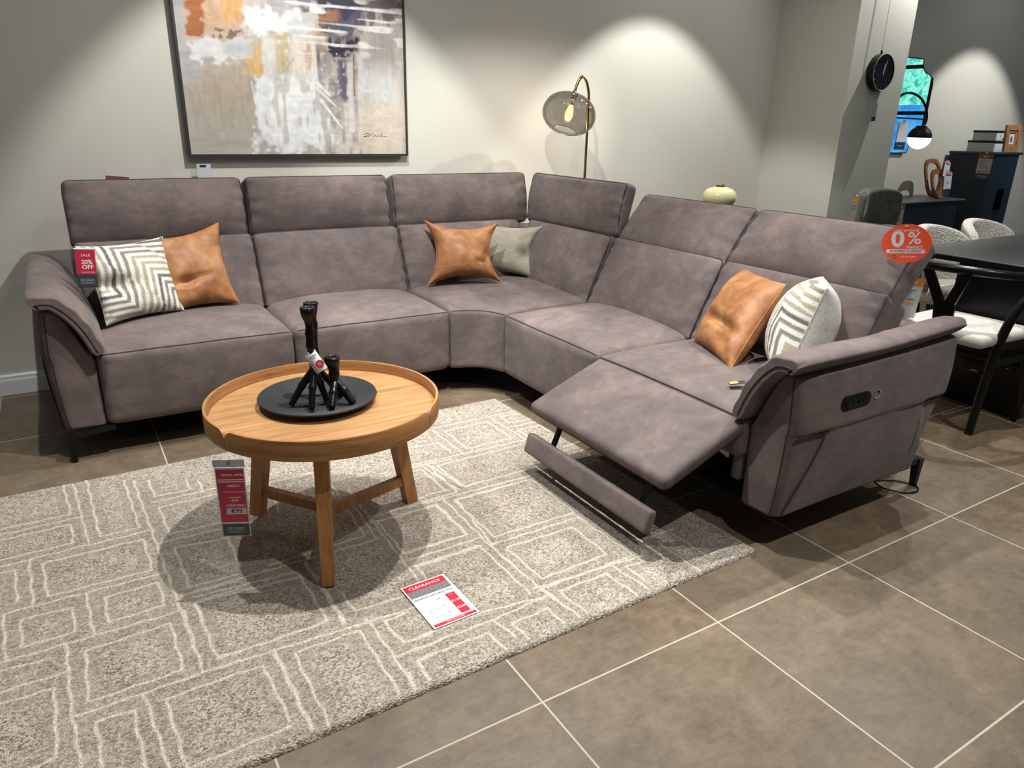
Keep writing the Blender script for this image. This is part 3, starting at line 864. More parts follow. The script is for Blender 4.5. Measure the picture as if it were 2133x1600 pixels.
pillow('scatter_cushion', 'maze patterned cushion squeezed against the right arm of the sofa', [(1.655, .585, .795), (1.430, .405, .808), (1.268, .410, .475), (1.50, .60, .475)], .24, M['pattern'], G2, 14, .04, .006,
       [], lambda u, v: meander(u, v, .3, .0, .80), M['weave'])

# ------------------------------------------------------------------ round coffee table
TC = Vector((-.188, .994, 0))
TAB = thing('coffee_table', 'round oak coffee table with a raised rim and three legs', 'coffee table', tuple(TC))
part('tabletop', lathe([(.0, .445), (.350, .445), (.350, .4665), (.348, .468), (.0, .468)], 96, tuple(TC)), M['oak_top'], TAB, angle=.6)
notch = [math.radians(a) for a in (-157.4, -48.5, 76.5)]
def rim_piece(a0, a1):
    n = 64; V, F = [], []
    a0 += .0012; a1 -= .0012
    for i in range(n + 1):
        # denser at the ends where the upper corner is rounded off
        t = i / n; t = t * t * (3 - 2 * t)
        a = a0 + (a1 - a0) * t
        e = min(a - a0, a1 - a) * .36
        R = .034
        zt = .503 - (R - math.sqrt(max(0, R * R - (R - e) ** 2)) if e < R else 0) * .95
        for r, z in ((.360, .443), (.360, zt - .002), (.3588, zt), (.3512, zt), (.350, zt - .002), (.350, .443)):
            V.append((TC.x + r * math.cos(a), TC.y + r * math.sin(a), z))
    for i in range(n):
        for k in range(6):
            l = (k + 1) % 6
            F.append((i * 6 + k, i * 6 + l, (i + 1) * 6 + l, (i + 1) * 6 + k))
    F.append(tuple(range(6))); F.append(tuple(n * 6 + k for k in range(6))[::-1])
    return V, F
for i in range(3):
    a0 = notch[i]; a1 = notch[(i + 1) % 3]
    if a1 < a0: a1 += 2 * PI
    part('rim', rim_piece(a0, a1), M['oak_rim'], TAB, angle=.7)
feet = [Vector((-.300, .706, 0.0150)), Vector((-.383, 1.232, 0.0150)), Vector((.120, 1.055, 0.0150))]
for f in feet:
    rd = Vector((f.x - TC.x, f.y - TC.y, 0)).normalized()
    top = Vector((TC.x, TC.y, .444)) + rd * .235
    part('leg', bar(f, top, .036, .044, up=tuple(rd), w2=.044, t2=.052), M['oak_leg'], TAB, smooth=False)
    m_ = f.lerp(top, .22)
    part('stretcher', bar(m_ - rd * .0, (TC.x - rd.x * -.004, TC.y - rd.y * -.004, .095), .024, .034), M['oak_leg'], TAB, smooth=False)

# woven black tray
TR = (-.197, 1.033, .4684)
prof = [(.0, .0), (.115, .0)]
for i in range(9): prof.append((.115 + .068 * i / 8, .001 + .020 * (i / 8) ** 1.2))
prof += [(.186, .025), (.184, .029)]
for k in range(30):                               # coils of the weave, seen from above
    r = .182 - k * .006
    base = .006 + .020 * max(0, (r - .11) / .072) ** 1.2
    prof += [(r, base + .0022), (r - .0018, base + .0018), (r - .0030, base - .0008), (r - .0042, base + .0018)]
prof.append((0, .006))
loose('tray', (lathe(prof, 80, TR)), M['tray'], 'round black woven tray in the middle of the coffee table', 'tray', TR)

# branch shaped candle holders
def holder(label, top, base_z, feet_, crotch, r0=.012, knots=(), seedn=0):
    T_ = Vector(top); cz = Vector(crotch)
    root = thing('candle_holder', label, 'candle holder', (cz.x, cz.y, base_z), 'black branch candle holders on the tray')
    path = [cz.lerp(T_, t) + Vector((.0018 * math.sin(t * 9 + seedn), .0018 * math.cos(t * 7 + seedn), 0)) for t in np.linspace(0, 1, 22)]
    H = (T_ - cz).length
    rad = []
    for t in np.linspace(0, 1, 22):
        r = r0 * (1.06 - .12 * math.sin(t * PI))
        r += .0085 * sstep(t, 1 - .055 / H, 1 - .008 / H)
        for kz in knots: r += .0035 * math.exp(-((t - kz) * H / .008) ** 2)
        rad.append(r)
    V, F = tube(path, rad, 18)
    V = [tuple(Vector(v) + Vector((n3(v, 90), n3(v, 90, 2), 0)) * .0012) for v in V]
    gs = [(V, F)]
    for f in feet_:
        f = Vector(f)
        mid = cz.lerp(f, .5) + Vector((0, 0, .012))
        pth = smooth_path([tuple(cz + Vector((0, 0, .012))), tuple(mid), tuple(f)], 8)
        rr_ = list(np.linspace(r0 * .95, r0 * .74, len(pth)))
        k = len(rr_) // 2; rr_[k] *= 1.22
        g = tube(pth, rr_, 14)
        gs.append(([tuple(Vector(v) + Vector((n3(v, 120), n3(v, 120, 4), 0)) * .0012) for v in g[0]], g[1]))
    part('stem', join(*gs), M['black_gloss'], root)
    ring = lathe([(.0195, -.008), (.0232, .0), (.0225, .003), (.0130, .0035), (.0120, -.002), (.0120, -.016), (0, -.016)], 28, (T_.x, T_.y, T_.z))
    part('candle_cup', ring, M['black_gloss'], root)
    return root
zt = .4835
holder('tall black branch candle holder with a white price tag, front of the pair', (-.219, 1.00, .787), zt, [(-.290, 1.008, zt), (-.247, .938, zt), (-.180, 1.0, zt)], (-.214, 1.0, .580), .0128, (.45, .62), 1)
holder('tall black branch candle holder standing behind the tagged one', (-.189, 1.065, .785), zt, [(-.240, 1.105, zt), (-.215, 1.045, zt), (-.125, 1.07, zt)], (-.187, 1.062, .560), .0128, (.3, .7), 2)
holder('short black branch candle holder on the right of the tray', (-.158, .985, .626), zt, [(-.190, .922, zt), (-.117, .930, zt), (-.125, 1.025, zt)], (-.153, .983, .535), .0150, (.4,), 3)

# ------------------------------------------------------------------ printed cards and signs
def frame4(pos, right, up=None, normal=None):
    r = Vector(right).normalized()
    if up is not None:
        n = r.cross(Vector(up)).normalized(); u = n.cross(r)
    else:
        n = Vector(normal).normalized(); u = n.cross(r).normalized(); n = r.cross(u)
    return Matrix(((r.x, u.x, n.x, pos[0]), (r.y, u.y, n.y, pos[1]), (r.z, u.z, n.z, pos[2]), (0, 0, 0, 1)))

M['dullred'] = plain('dull_red_print', srgb(120, 66, 62), .6)
class Card:
    def __init__(s, name, label, cat, mat4, group=None):
        s.root = thing(name, label, cat, group=group, mat4=mat4)
    def rect(s, name, x0, x1, y0, y1, z0, z1, m, parent=None, shear=0):
        g = box(x0, x1, y0, y1, z0, z1)
        return part(name, g, M[m], parent or s.root, smooth=False)
    def text(s, txt, x, y, size, z, m, bold=.0, parent=None, align='CENTER', spacing=1.0, sx=1.0, rot=0, name='lettering'):
        v, f = text_geo(txt, size, bold, align, spacing)
        c, d = math.cos(rot), math.sin(rot)
        v = [(x + (a * sx) * c - b * d, y + (a * sx) * d + b * c, z + e) for a, b, e in v]
        return part(name, (v, f), M[m], parent or s.root, smooth=False)
    def geo(s, name, g, m, parent=None, smooth=True):
        return part(name, g, M[m], parent or s.root, smooth=smooth)

def brand_plate(c, x0, x1, y0, y1, z, k=1.0):
    p = c.rect('brand_plate', x0, x1, y0, y1, z - .0004, z, 'slate')
    cx, cy, w, h = (x0 + x1) / 2, (y0 + y1) / 2, x1 - x0, y1 - y0
    bw, bh, t = w * .68, h * .44, w * .008
    for g in (box(cx - bw / 2, cx + bw / 2, cy + bh / 2 - t, cy + bh / 2, z, z + .0003), box(cx - bw / 2, cx + bw / 2, cy - bh / 2, cy - bh / 2 + t, z, z + .0003),
              box(cx - bw / 2, cx - bw / 2 + t, cy - bh / 2, cy + bh / 2, z, z + .0003), box(cx + bw / 2 - t, cx + bw / 2, cy - bh / 2, cy + bh / 2, z, z + .0003)):
        part('plate_border', g, M['palegrey'], p, smooth=False)
    c.text('EZ LIVING', cx, cy + bh * .18, w * .125, z, 'palegrey', parent=p)
    c.text('furniture', cx, cy - bh * .24, w * .10, z, 'palegrey', parent=p, spacing=1.35)
    return p

# red offer tag hanging from the coffee table
m4 = frame4((-.523, .815, .4305), (.89, -.45, 0), up=(0, 0, 1))
c = Card('price_tag', 'crimson and white special offer tag hanging from the coffee table edge', 'price tag', m4)
c.rect('sleeve', -.043, .043, -.246, 0, -.0012, .0004, 'sleeve')
c.rect('card_body', -.040, .040, -.243, -.025, -.0008, -.0003, 'white')
c.rect('header_strip', -.043, .043, -.022, .0, -.0002, .0006, 'palegrey')
d = c.rect('print_panel', -.037, .037, -.196, -.030, .0004, .0008, 'darkred')
for y in (-.0615, -.068): c.rect('white_rule', -.034, .037, y - .0012, y + .0012, .0008, .0011, 'white', d)
c.text('SPECIAL OFFER', .007, -.047, .0088, .0009, 'white', .012, d)
c.text('TRIESTE', .006, -.081, .0100, .0009, 'white', .012, d)
c.text('COFFEE TABLE HIGH 72CM', .006, -.100, .0050, .0009, 'white', .0, d)
c.text('SALE PRICE', .006, -.118, .0068, .0009, 'white', 0, d)
c.text('€249', .006, -.127, .0085, .0009, 'white', .012, d)
c.rect('strike_line', -.006, .016, -.1275, -.1268, .0009, .0012, 'white', d)
c.text('NOW ONLY', .009, -.143, .0098, .0009, 'white', .012, d)
pb = c.rect('price_box', -.020, .036, -.171, -.151, .0008, .0012, 'palegrey', d)
c.text('€99', .008, -.161, .0185, .0013, 'ink', .012, d)
c.rect('fine_rule', -.008, .024, -.1855, -.1848, .0008, .0011, 'amber', d)
brand_plate(c, -.037, .037, -.241, -.203, .0008)
c.geo('eyelet', tube([(.0 + .0038 * math.cos(a), -.0105 + .0038 * math.sin(a), .001) for a in np.linspace(0, 2 * PI, 16, False)], .0007, 6, True), 'ink')
c.geo('string', tube([(0, -.007, .001), (.001, .004, .0), (.001, .0150, -.0005)], .0004, 5), 'palegrey')

# clearance card lying on the rug
m4 = frame4((-.0505, .4665, .0168), (1, .035, 0), up=(-.056, 1, 0))
c = Card('price_card', 'white and red clearance card in a clear sleeve lying flat on the rug', 'price card', m4)
w, h = .0725, .1085
c.rect('sleeve', -w - .004, w + .004, -h - .004, h + .030, -.0012, -.0004, 'sleeve')
c.rect('card_body', -w, w, -h, h, -.0004, .0003, 'white')
t1 = c.rect('header_band', -w + .004, w - .008, h - .034, h - .005, .0003, .0006, 'red')
c.text('CLEARANCE', -.004, h - .021, .0165, .0007, 'white', .012, t1, sx=1.12)
im = c.rect('rug_picture', -w + .004, w - .008, h - .066, h - .034, .0003, .0006, 'palegrey')
M['rugprint'] = plain('rug_print', srgb(112, 106, 106), .6)
im.data.materials[0] = M['rugprint']
for i in range(9):
    x0 = -w + .007 + i * .0145; y0 = h - .062 + (i % 3) * .004
    c.geo('print_rectangle', join(box(x0, x0 + .011, y0 + .018, y0 + .0187, .0006, .0008), box(x0, x0 + .011, y0, y0 + .0007, .0006, .0008), box(x0, x0 + .0007, y0, y0 + .0187, .0006, .0008), box(x0 + .0103, x0 + .011, y0, y0 + .0187, .0006, .0008)), 'palegrey', im, False)
c.text('MEMPHIS NATURAL RUG', -.002, h - .079, .0128, .0004, 'ink', 0, sx=.90)
b = c.rect('price_band', .026, .056, -h + .022, h - .094, .0003, .0006, 'red')
c.text('NOW', .041, .006, .0055, .0007, 'white', 0, b)
c.text('€199', .041, -.026, .0125, .0007, 'white', .012, b)
c.text('€249', .041, -.060, .0125, .0007, 'white', .012, b)
for (tx, x_, y_) in (('SIZE', .0, .006), ('€249', .0, -.030), ('€299', .0, -.064), ('120 X 170 CM', -.032, -.036), ('160 X 230 CM', -.030, -.069)):
    c.text(tx, x_, y_, .0062, .0004, 'ink', 0)
ft = c.rect('footer_band', -w + .005, w - .006, -h + .004, -h + .0155, .0003, .0006, 'red')
c.text('ONLINE AND IN STORE', 0, -h + .0098, .0055, .0007, 'white', 0, ft)

# round finance sign clipped to the right headrest
m4 = frame4((1.70, .3135, .957), (0, -.177, .025), up=(-.0, .024, .13))
c = Card('hanging_sign', 'orange red oval finance sign on the far right headrest', 'sign', m4)
def ell(a, b, z0, z1, n=56):
    return prism([(a * math.cos(2 * PI * k / n), b * math.sin(2 * PI * k / n)) for k in range(n)], z0, z1)
c.geo('board', ell(.0900, .0668, -.0015, .0), 'orange', smooth=False)
c.text('UP TO 48 MONTHS', 0, .044, .0105, .0003, 'white', .012, sx=.95)
c.text('0', -.030, .0135, .078, .0003, 'white', .03, sx=1.22)
c.text('%', .030, .0165, .058, .0003, 'white', .012, sx=1.22)
c.text('FINANCE', .031, -.0135, .0135, .0003, 'white', .015)
bn = c.rect('white_band', -.070, .068, -.0335, -.0205, .0, .0004, 'white')
c.text('NO INTEREST NO DEPOSIT', 0, -.027, .0095, .0005, 'ink', .012, bn, sx=.98)
c.text('UP TO €10,000', .012, -.046, .0075, .0003, 'white', .01)
ck = c.rect('tick_box', -.0420, -.0315, -.0505, -.0415, .0, .0004, 'ink')
c.geo('tick', join(bar((-.0405, -.0455, .0007), (-.0375, -.0488, .0007), .0016, .0004), bar((-.0375, -.0488, .0007), (-.0295, -.0405, .0007), .0016, .0004)), 'white', ck, False)
c.geo('hook', tube([(-.006, .0585, .0012), (.0, .0600, .0018), (.006, .0590, .0012)], .0014, 6), 'white')

# sale tag on the left
m4 = frame4((-.752, 2.305, .734), (1, -.02, -.07), up=(-.06, .36, 1))
c = Card('price_tag', 'crimson sale twenty percent off tag by the left arm of the sofa', 'price tag', m4)
c.rect('sleeve', -.040, .040, -.090, .090, -.0014, .0016, 'sleeve')
c.rect('card_body', -.036, .036, -.085, .072, -.0008, .0, 'slate')
d = c.rect('print_panel', -.036, .036, -.031, .070, .0, .0004, 'darkred')
c.text('SALE', .002, .048, .0145, .0005, 'white', 0, d, spacing=1.15)
c.text('20%', .004, .020, .0240, .0005, 'white', .015, d)
c.text('OFF', .006, -.001, .0240, .0005, 'white', .015, d)
c.text('MARKED PRICE', .006, -.022, .0072, .0005, 'white', 0, d)
brand_plate(c, -.035, .035, -.083, -.036, .0006)
c.rect('top_clip', -.038, .038, .073, .078, -.0016, .0020, 'white')

# small white label on the tagged candle holder
m4 = frame4((-.212, .972, .622), (.80, -.10, .46), normal=(-.1, -1, .30))
c = Card('price_label', 'small white barcode label with a red spot tied to the candle holder', 'price label', m4)
def bent(x0, x1, y0, y1, z0, k=9):
    V = []; F = []
    for i in range(2 * k + 1):
        t = i / (2 * k); y = y0 + (y1 - y0) * t
        zz = z0 - .018 * (t - .35) ** 2 * 1.2
        V += [(x0, y, zz), (x1, y, zz), (x0, y, zz - .0004), (x1, y, zz - .0004)]
    for i in range(2 * k):
        a = i * 4; b_ = a + 4
        F += [(a, a + 1, b_ + 1, b_), (a + 2, b_ + 2, b_ + 3, a + 3), (a, b_, b_ + 2, a + 2), (a + 1, a + 3, b_ + 3, b_ + 1)]
    return V, F
c.geo('paper', bent(-.019, .019, -.032, .036, 0), 'white')
sp = c.geo('red_spot', prism([(.006 + .0125 * math.cos(a), -.010 + .0125 * math.sin(a)) for a in np.linspace(0, 2 * PI, 30, False)], .0, .0006), 'red', smooth=False)
c.text('EZ', .006, -.008, .009, .0007, 'white', .01, sp); c.text('LIVING', .006, -.015, .0048, .0007, 'white', 0, sp)
for i, (bx, bw) in enumerate(((0, .0012), (.002, .0006), (.0035, .0016), (.006, .0008), (.0078, .0014), (.0102, .0006), (.0118, .0018), (.0145, .0008), (.016, .0012), (.0182, .0006), (.0198, .0014))):
    c.rect('barcode_bar', -.009 + bx, -.009 + bx + bw, .017, .025, .0, .0005, 'ink')
c.rect('ink_line', -.014, -.0132, -.024, .006, .0, .0005, 'ink')
c.geo('string', tube([(0, .034, -.002), (-.006, .041, -.008), (-.014, .038, -.016)], .0005, 5), 'white')

# generic shelf price tags with an amber head
def amber_tag(label, m4, w, h, group, lines=('DINING', 'WAS', 'NOW'), dark=True, name='price_tag'):
    c = Card(name, label, 'price tag', m4, group)
    c.rect('sleeve', -w / 2 - .003, w / 2 + .003, -h - .003, .022, -.0012, .0004, 'sleeve')
    y1 = -h * .74 if dark else -h
    c.rect('card_body', -w / 2, w / 2, y1, 0, -.0006, .0, 'palegrey')
    hd = c.rect('amber_head', -w / 2, w / 2, -h * .17, 0, .0, .0004, 'amber')
    c.text('NEW', 0, -h * .09, w * .14, .0005, 'white', .01, hd)
    for i, y in enumerate((.26, .31, .36)): c.rect('print_line', -w * .40, w * (.22 - i * .12), -h * y - .0016, -h * y + .0016, .0, .0004, 'ink')
    pr = c.rect('amber_price', -w * .36, w * .30, -h * .56, -h * .50, .0, .0004, 'amber')
    c.text('SALE PRICE', -.02 * w, -h * .45, w * .12, .0002, 'ink', 0)
    c.geo('barcode', join(*[box(-w * .38 + i * w * .085, -w * .38 + i * w * .085 + w * (.05 if i % 3 else .03), y1 + h * .035, y1 + h * .085, .0, .0004) for i in range(9)]), 'ink', smooth=False)
    if dark: brand_plate(c, -w / 2, w / 2, -h, y1 - h * .01, .0006)
    c.rect('clip', -.006, .006, .006, .018, -.002, .002, 'white')
    return c
GT = 'amber headed price tags in the dining area'
amber_tag('amber headed price tag hanging over the front of the low sideboard', frame4((5.47, 2.596, .735), (1, 0, 0), up=(0, 0, 1)), .12, .27, GT)
amber_tag('amber headed price tag on the left side of the tall navy cabinet', frame4((6.838, 2.668, 1.145), (0, -1, 0), up=(0, 0, 1)), .13, .235, GT)
amber_tag('large amber headed price tag hung behind the black wishbone chair', frame4((2.61, .76, .675), (.93, -.30, -.12), up=(0, 0, 1)), .125, .235, GT, dark=False)
amber_tag('amber headed price tag left of the green velvet chair back', frame4((4.05, 2.09, .885), (.5, -.8, 0), up=(0, 0, 1)), .05, .25, GT)
# sleeve under the painting and the card behind the left headrest
m4 = frame4((-.137, 3.0155, 1.134), (1, 0, 0), up=(0, 0, 1))
c = Card('price_tag', 'clear sleeve with a white card hung under the framed painting', 'price tag', m4)
c.rect('sleeve', -.037, .037, -.20, .0, -.001, .002, 'sleeve')
c.rect('card_body', -.033, .036, -.195, -.035, -.0006, .0006, 'white')
c.rect('brand_plate', -.018, .013, -.052, -.0405, .0006, .001, 'slate')
m4 = frame4((-.545, 2.90, 1.056), (1, 0, -.10), up=(.05, .0, 1))
c = Card('price_tag', 'thin red and white card peeping over the far left headrest', 'price tag', m4)
c.rect('card_body', -.05, .05, -.20, -.004, -.0006, .0, 'dullred')
c.rect('white_edge', -.05, .05, -.004, .0, -.0006, .0, 'white')

# ------------------------------------------------------------------ framed painting
def rng_noise(X, Y, sx, sy, seed):
    """cheap smooth value noise on a grid"""
    r = np.random.RandomState(seed); G = r.rand(90, 90)
    x = X * sx; y = Y * sy
    i = np.floor(x).astype(int); j = np.floor(y).astype(int); fx = x - i; fy = y - j
    fx = fx * fx * (3 - 2 * fx); fy = fy * fy * (3 - 2 * fy)
    g = lambda a, b: G[a % 90, b % 90]
    return (g(i, j) * (1 - fx) + g(i + 1, j) * fx) * (1 - fy) + (g(i, j + 1) * (1 - fx) + g(i + 1, j + 1) * fx) * fy

def paint_canvas():
    nx, ny = 460, 462
    U, Vv = np.meshgrid(np.linspace(0, 1, nx + 1), np.linspace(0, 1, ny + 1))
    col = np.zeros(U.shape + (3,))
    lin = lambda *q: np.array(srgb(*q)[:3])
    nlo = rng_noise(U, Vv, 5, 5, 1); nst = rng_noise(U, Vv, 26, 5, 2); nhi = rng_noise(U, Vv, 70, 60, 3); nh2 = rng_noise(U, Vv, 60, 14, 4); nbrush = rng_noise(U, Vv, 10, 70, 6)
    base = lin(204, 198, 190); col[:] = base
    def lay(mask, c, a=1.0):
        m = np.clip(mask, 0, 1)[..., None] * a
        col[:] = col * (1 - m) + lin(*c) * m
    def soft_rect(x0, x1, y0, y1, e=.03, rag=.05, n=None):
        n = nst if n is None else n
        w = (n - .5) * rag + (nhi - .5) * rag * .7
        f = lambda t, a: np.clip((t - a + w) / e + .5, 0, 1)
        return f(U, x0) * (1 - f(U, x1)) * f(Vv, y0) * (1 - f(Vv, y1))
    # v = 0 bottom of the canvas, 1 top; the photograph shows v below about .6
    lay(nlo * 1.2 - .2, (196, 186, 172), .8)
    lay(soft_rect(.03, .36, .0, .34, .08), (190, 184, 170), .8)
    lay(soft_rect(.05, .30, .16, .36, .1), (190, 172, 150), .6)
    lay(soft_rect(.0, .08, .28, .62, .06), (190, 188, 192), .8)
    lay(soft_rect(.76, 1.0, .0, .26, .1), (214, 200, 180), .8)
    lay(soft_rect(.74, .97, .24, .42, .08), (214, 216, 214), .9)
    lay(soft_rect(.80, 1.0, .38, .60, .08), (172, 164, 160), .9)
    lay(soft_rect(.28, .62, .0, .34, .03, .09), (238, 240, 240), 1)
    lay(soft_rect(.33, .56, .05, .30, .05, .1), (248, 250, 250), .9)
    lay(soft_rect(.05, .30, .38, .46, .02, .06), (232, 232, 232), 1)
    lay(soft_rect(.18, .30, .40, .455, .02, .03), (204, 208, 208), 1)
    lay(soft_rect(.30, .34, .33, .45, .02, .02), (224, 188, 136), 1)
    lay(soft_rect(.26, .33, .325, .40, .02, .03), (224, 184, 128), 1)
    lay(soft_rect(.39, .445, .335, .50, .012, .02), (206, 190, 152), 1)
    lay(soft_rect(.34, .395, .335, .48, .02, .02), (226, 222, 214), 1)
    lay(soft_rect(.44, .60, .33, .50, .03, .08), (230, 222, 208), 1)
    lay(soft_rect(.05, .27, .47, .70, .04, .05), (214, 180, 150), 1)
    lay(soft_rect(.045, .105, .465, .72, .015, .03, nbrush), (178, 112, 66), 1)
    lay(soft_rect(.20, .275, .54, .72, .012, .02), (222, 176, 116), 1)
    lay(soft_rect(.14, .26, .470, .505, .01, .02) * (nhi > .5), (92, 92, 92), .8)
    lay(soft_rect(.28, .53, .50, .60, .03, .05), (240, 241, 240), 1)
    lay(soft_rect(.45, .57, .49, .56, .02, .04), (212, 216, 214), 1)
    lay(soft_rect(.36, .55, .59, .72, .03, .06), (178, 176, 178), 1)
    lay(soft_rect(.50, .64, .62, .76, .03, .06), (128, 122, 130), 1)
    lay(soft_rect(.56, .62, .40, .54, .03, .06), (206, 170, 142), 1)
    lay(soft_rect(.60, .78, .50, .74, .04, .09), (86, 84, 104), 1)
    lay(soft_rect(.76, 1.0, .58, .76, .05, .09), (104, 92, 96), 1)
    lay(soft_rect(.60, .80, .60, .76, .03, .09), (58, 56, 72), .95)
    lay(soft_rect(.60, .68, .555, .60, .02, .03), (162, 118, 82), .9)
    # dark pour running down
    w_ = .085 + .02 * nlo
    pour = np.clip((w_ - np.abs(U - (.665 + .03 * (.5 - Vv)))) / .012, 0, 1) * np.clip(.52 - Vv + .03 * nh2, 0, 1) * 8
    lay(np.minimum(pour, 1) * np.clip(.25 + 1.3 * (Vv - .12) + (nh2 - .5) * 1.1, 0, .95), (104, 96, 106), 1)
    lay(soft_rect(.625, .76, .425, .50, .025, .05), (52, 50, 66), 1)
    lay(soft_rect(.675, .715, .24, .42, .015, .03), (88, 88, 112), .85)
    lay(soft_rect(.716, .742, .10, .40, .008, .01), (220, 214, 208), .8)
    lay(soft_rect(.745, .752, .26, .44, .004, .006), (150, 104, 72), .9)
    # white scrapings
    sc = np.clip((nbrush - .62) * 6, 0, 1) * soft_rect(.40, 1.0, .44, .66, .08)
    lay(sc, (236, 234, 230), .9)
    lay(np.clip((nh2 - .66) * 6, 0, 1) * soft_rect(.28, .66, .0, .34, .06), (206, 202, 194), .8)
    lay(np.clip((nhi - .70) * 6, 0, 1) * soft_rect(.56, .76, .0, .5, .06), (222, 220, 220), .5)
    for (xa, ya, xb, yb, ww) in ((.585, .235, .68, .115, .010), (.57, .285, .655, .21, .010), (.56, .32, .63, .255, .012), (.33, .18, .355, .075, .006), (.28, .30, .30, .12, .005)):
        D = np.array((xb - xa, yb - ya)); tt = np.clip(((U - xa) * D[0] + (Vv - ya) * D[1]) / (D @ D), 0, 1)
        dist = np.hypot(U - xa - tt * D[0], Vv - ya - tt * D[1])
        lay((ww * (1 - .5 * tt) - dist) / .004, (244, 242, 236), 1)
    wv = rng_noise(U, Vv, 85, 22, 8); wh = rng_noise(U, Vv, 22, 85, 9)
    col *= (.77 + .10 * (nhi - .5) + .10 * (nst - .5) + .14 * (np.where(nlo > .5, wv, wh) - .5))[..., None]
    x0, x1, z0, z1, y = -.186, 1.000, 1.146, 2.336, 3.024
    V = np.stack([x0 + (x1 - x0) * U, np.full_like(U, y), z0 + (z1 - z0) * Vv], -1).reshape(-1, 3)
    i = np.arange(ny)[:, None] * (nx + 1) + np.arange(nx)[None]
    F = np.stack([i, i + 1, i + nx + 2, i + nx + 1], -1).reshape(-1, 4)
    return (V, F.tolist()), col.reshape(-1, 3)
PIC = thing('framed_painting', 'large abstract painting in white, grey and rust in a thin dark frame', 'painting', (.407, 3.03, 1.135))
g, att = paint_canvas()
part('canvas', g, M['canvas'], PIC, smooth=False, attr=att)
M['frame_dark'] = plain('frame_dark', srgb(44, 43, 38), .5)
fx0, fx1, fz0, fz1 = -.198, 1.012, 1.134, 2.348
part('frame', join(box(fx0, fx0 + .012, 3.018, 3.048, fz0, fz1), box(fx1 - .012, fx1, 3.018, 3.048, fz0, fz1), box(fx0 + .012, fx1 - .012, 3.018, 3.048, fz0, fz0 + .012), box(fx0 + .012, fx1 - .012, 3.018, 3.048, fz1 - .012, fz1)), M['frame_dark'], PIC, smooth=False)
part('backing', box(fx0 + .012, fx1 - .012, 3.03, 3.044, fz0 + .012, fz1 - .012), M['frame_dark'], PIC, smooth=False)
part('hanger', box(.36, .45, 3.044, 3.06, 2.25, 2.29), M['frame_dark'], PIC, smooth=False)
sg = [(.780, .088), (.800, .094), (.815, .090), (.795, .083), (.782, .078), (.81, .082), (.828, .094), (.832, .078), (.842, .086), (.850, .079), (.858, .086), (.866, .079), (.874, .093), (.876, .080), (.886, .083), (.905, .081)]
part('signature', tube(smooth_path([(-.186 + 1.186 * a, 3.0235, 1.146 + 1.19 * b) for a, b in sg], 4), .0011, 5), M['ink'], PIC)

# ------------------------------------------------------------------ floor lamp with a smoked glass shade
FL_ = thing('floor_lamp', 'brass arched floor lamp with a lit smoked glass shade behind the sofa corner', 'floor lamp', (2.10, 2.72, 0))
part('base', lathe([(0, 0), (.14, 0), (.14, .012), (.13, .02), (.012, .024), (0, .024)], 40, (2.10, 2.72, 0)), M['brass'], FL_)
neck = Vector((2.005, 2.742, 1.508))
arch = smooth_path([(2.10, 2.72, .02), (2.10, 2.72, .6), (2.10, 2.72, 1.2), (2.10, 2.72, 1.42), (2.098, 2.72, 1.51), (2.082, 2.724, 1.575), (2.058, 2.730, 1.606), (2.034, 2.735, 1.590), (2.016, 2.740, 1.55), tuple(neck)], 8)
part('pole', tube(arch, .0085, 12), M['brass'], FL_)
ax = Vector((-.40, -.16, -1)).normalized()
rot = Vector((0, 0, -1)).rotation_difference(ax).to_matrix().to_4x4()
ML_ = Matrix.Translation(neck) @ rot
part('socket', xf(lathe([(0, .012), (.018, .012), (.022, .0), (.022, -.018), (.016, -.026), (.014, -.075), (0, -.075)], 24), ML_), M['chrome'], FL_)
outer = [(.020, -.014), (.050, -.017), (.100, -.030), (.142, -.062), (.162, -.105), (.165, -.140), (.154, -.176), (.128, -.208), (.098, -.226), (.074, -.233)]
inner = [(r - .003, z - (.0 if i > 4 else .003)) for i, (r, z) in enumerate(outer)][::-1]
def dense(p, k=5):
    q = smooth_path([(a, 0, b) for a, b in p], k); return [(v.x, v.z) for v in q]
sv, sf = lathe(dense(outer), 56); 
part('shade', xf((sv, sf[:-2] if len(sf[-1]) > 4 else sf), ML_), M['smoke'], FL_)
part('shade_rim', xf(tube([(.074 * math.cos(a), .074 * math.sin(a), -.233) for a in np.linspace(0, 2 * PI, 40, False)], .002, 6, True), ML_), M['smoke'], FL_)
part('bulb', xf(lathe(dense([(.0, -.070), (.012, -.074), (.018, -.095), (.024, -.125), (.022, -.150), (.012, -.168), (.0, -.172)]), 24), ML_), M['bulb'], FL_)

# ------------------------------------------------------------------ vase on a hidden little table
ST = thing('side_table', 'small dark side table hidden behind the sofa under the cream vase', 'side table', (3.02, 2.42, 0))
part('tabletop', lathe([(0, .80), (.19, .80), (.20, .807), (.20, .815), (.19, .822), (0, .822)], 40, (3.02, 2.42, 0)), M['black_wood'], ST)
part('stem', lathe([(0, .01), (.02, .01), (.02, .80), (0, .80)], 20, (3.02, 2.42, 0)), M['black_metal'], ST)
part('base', lathe([(0, 0), (.16, 0), (.16, .012), (.02, .02), (0, .02)], 40, (3.02, 2.42, 0)), M['black_metal'], ST)
VA = thing('vase', 'squat glossy cream vase with a bronze neck standing behind the sofa', 'vase', (3.02, 2.42, .822))
part('body', lathe(dense([(.0, 0), (.055, .0), (.085, .014), (.108, .045), (.112, .070), (.104, .098), (.082, .120), (.045, .132), (.030, .134)], 6), 48, (3.02, 2.42, .822)), M['ceramic'], VA)
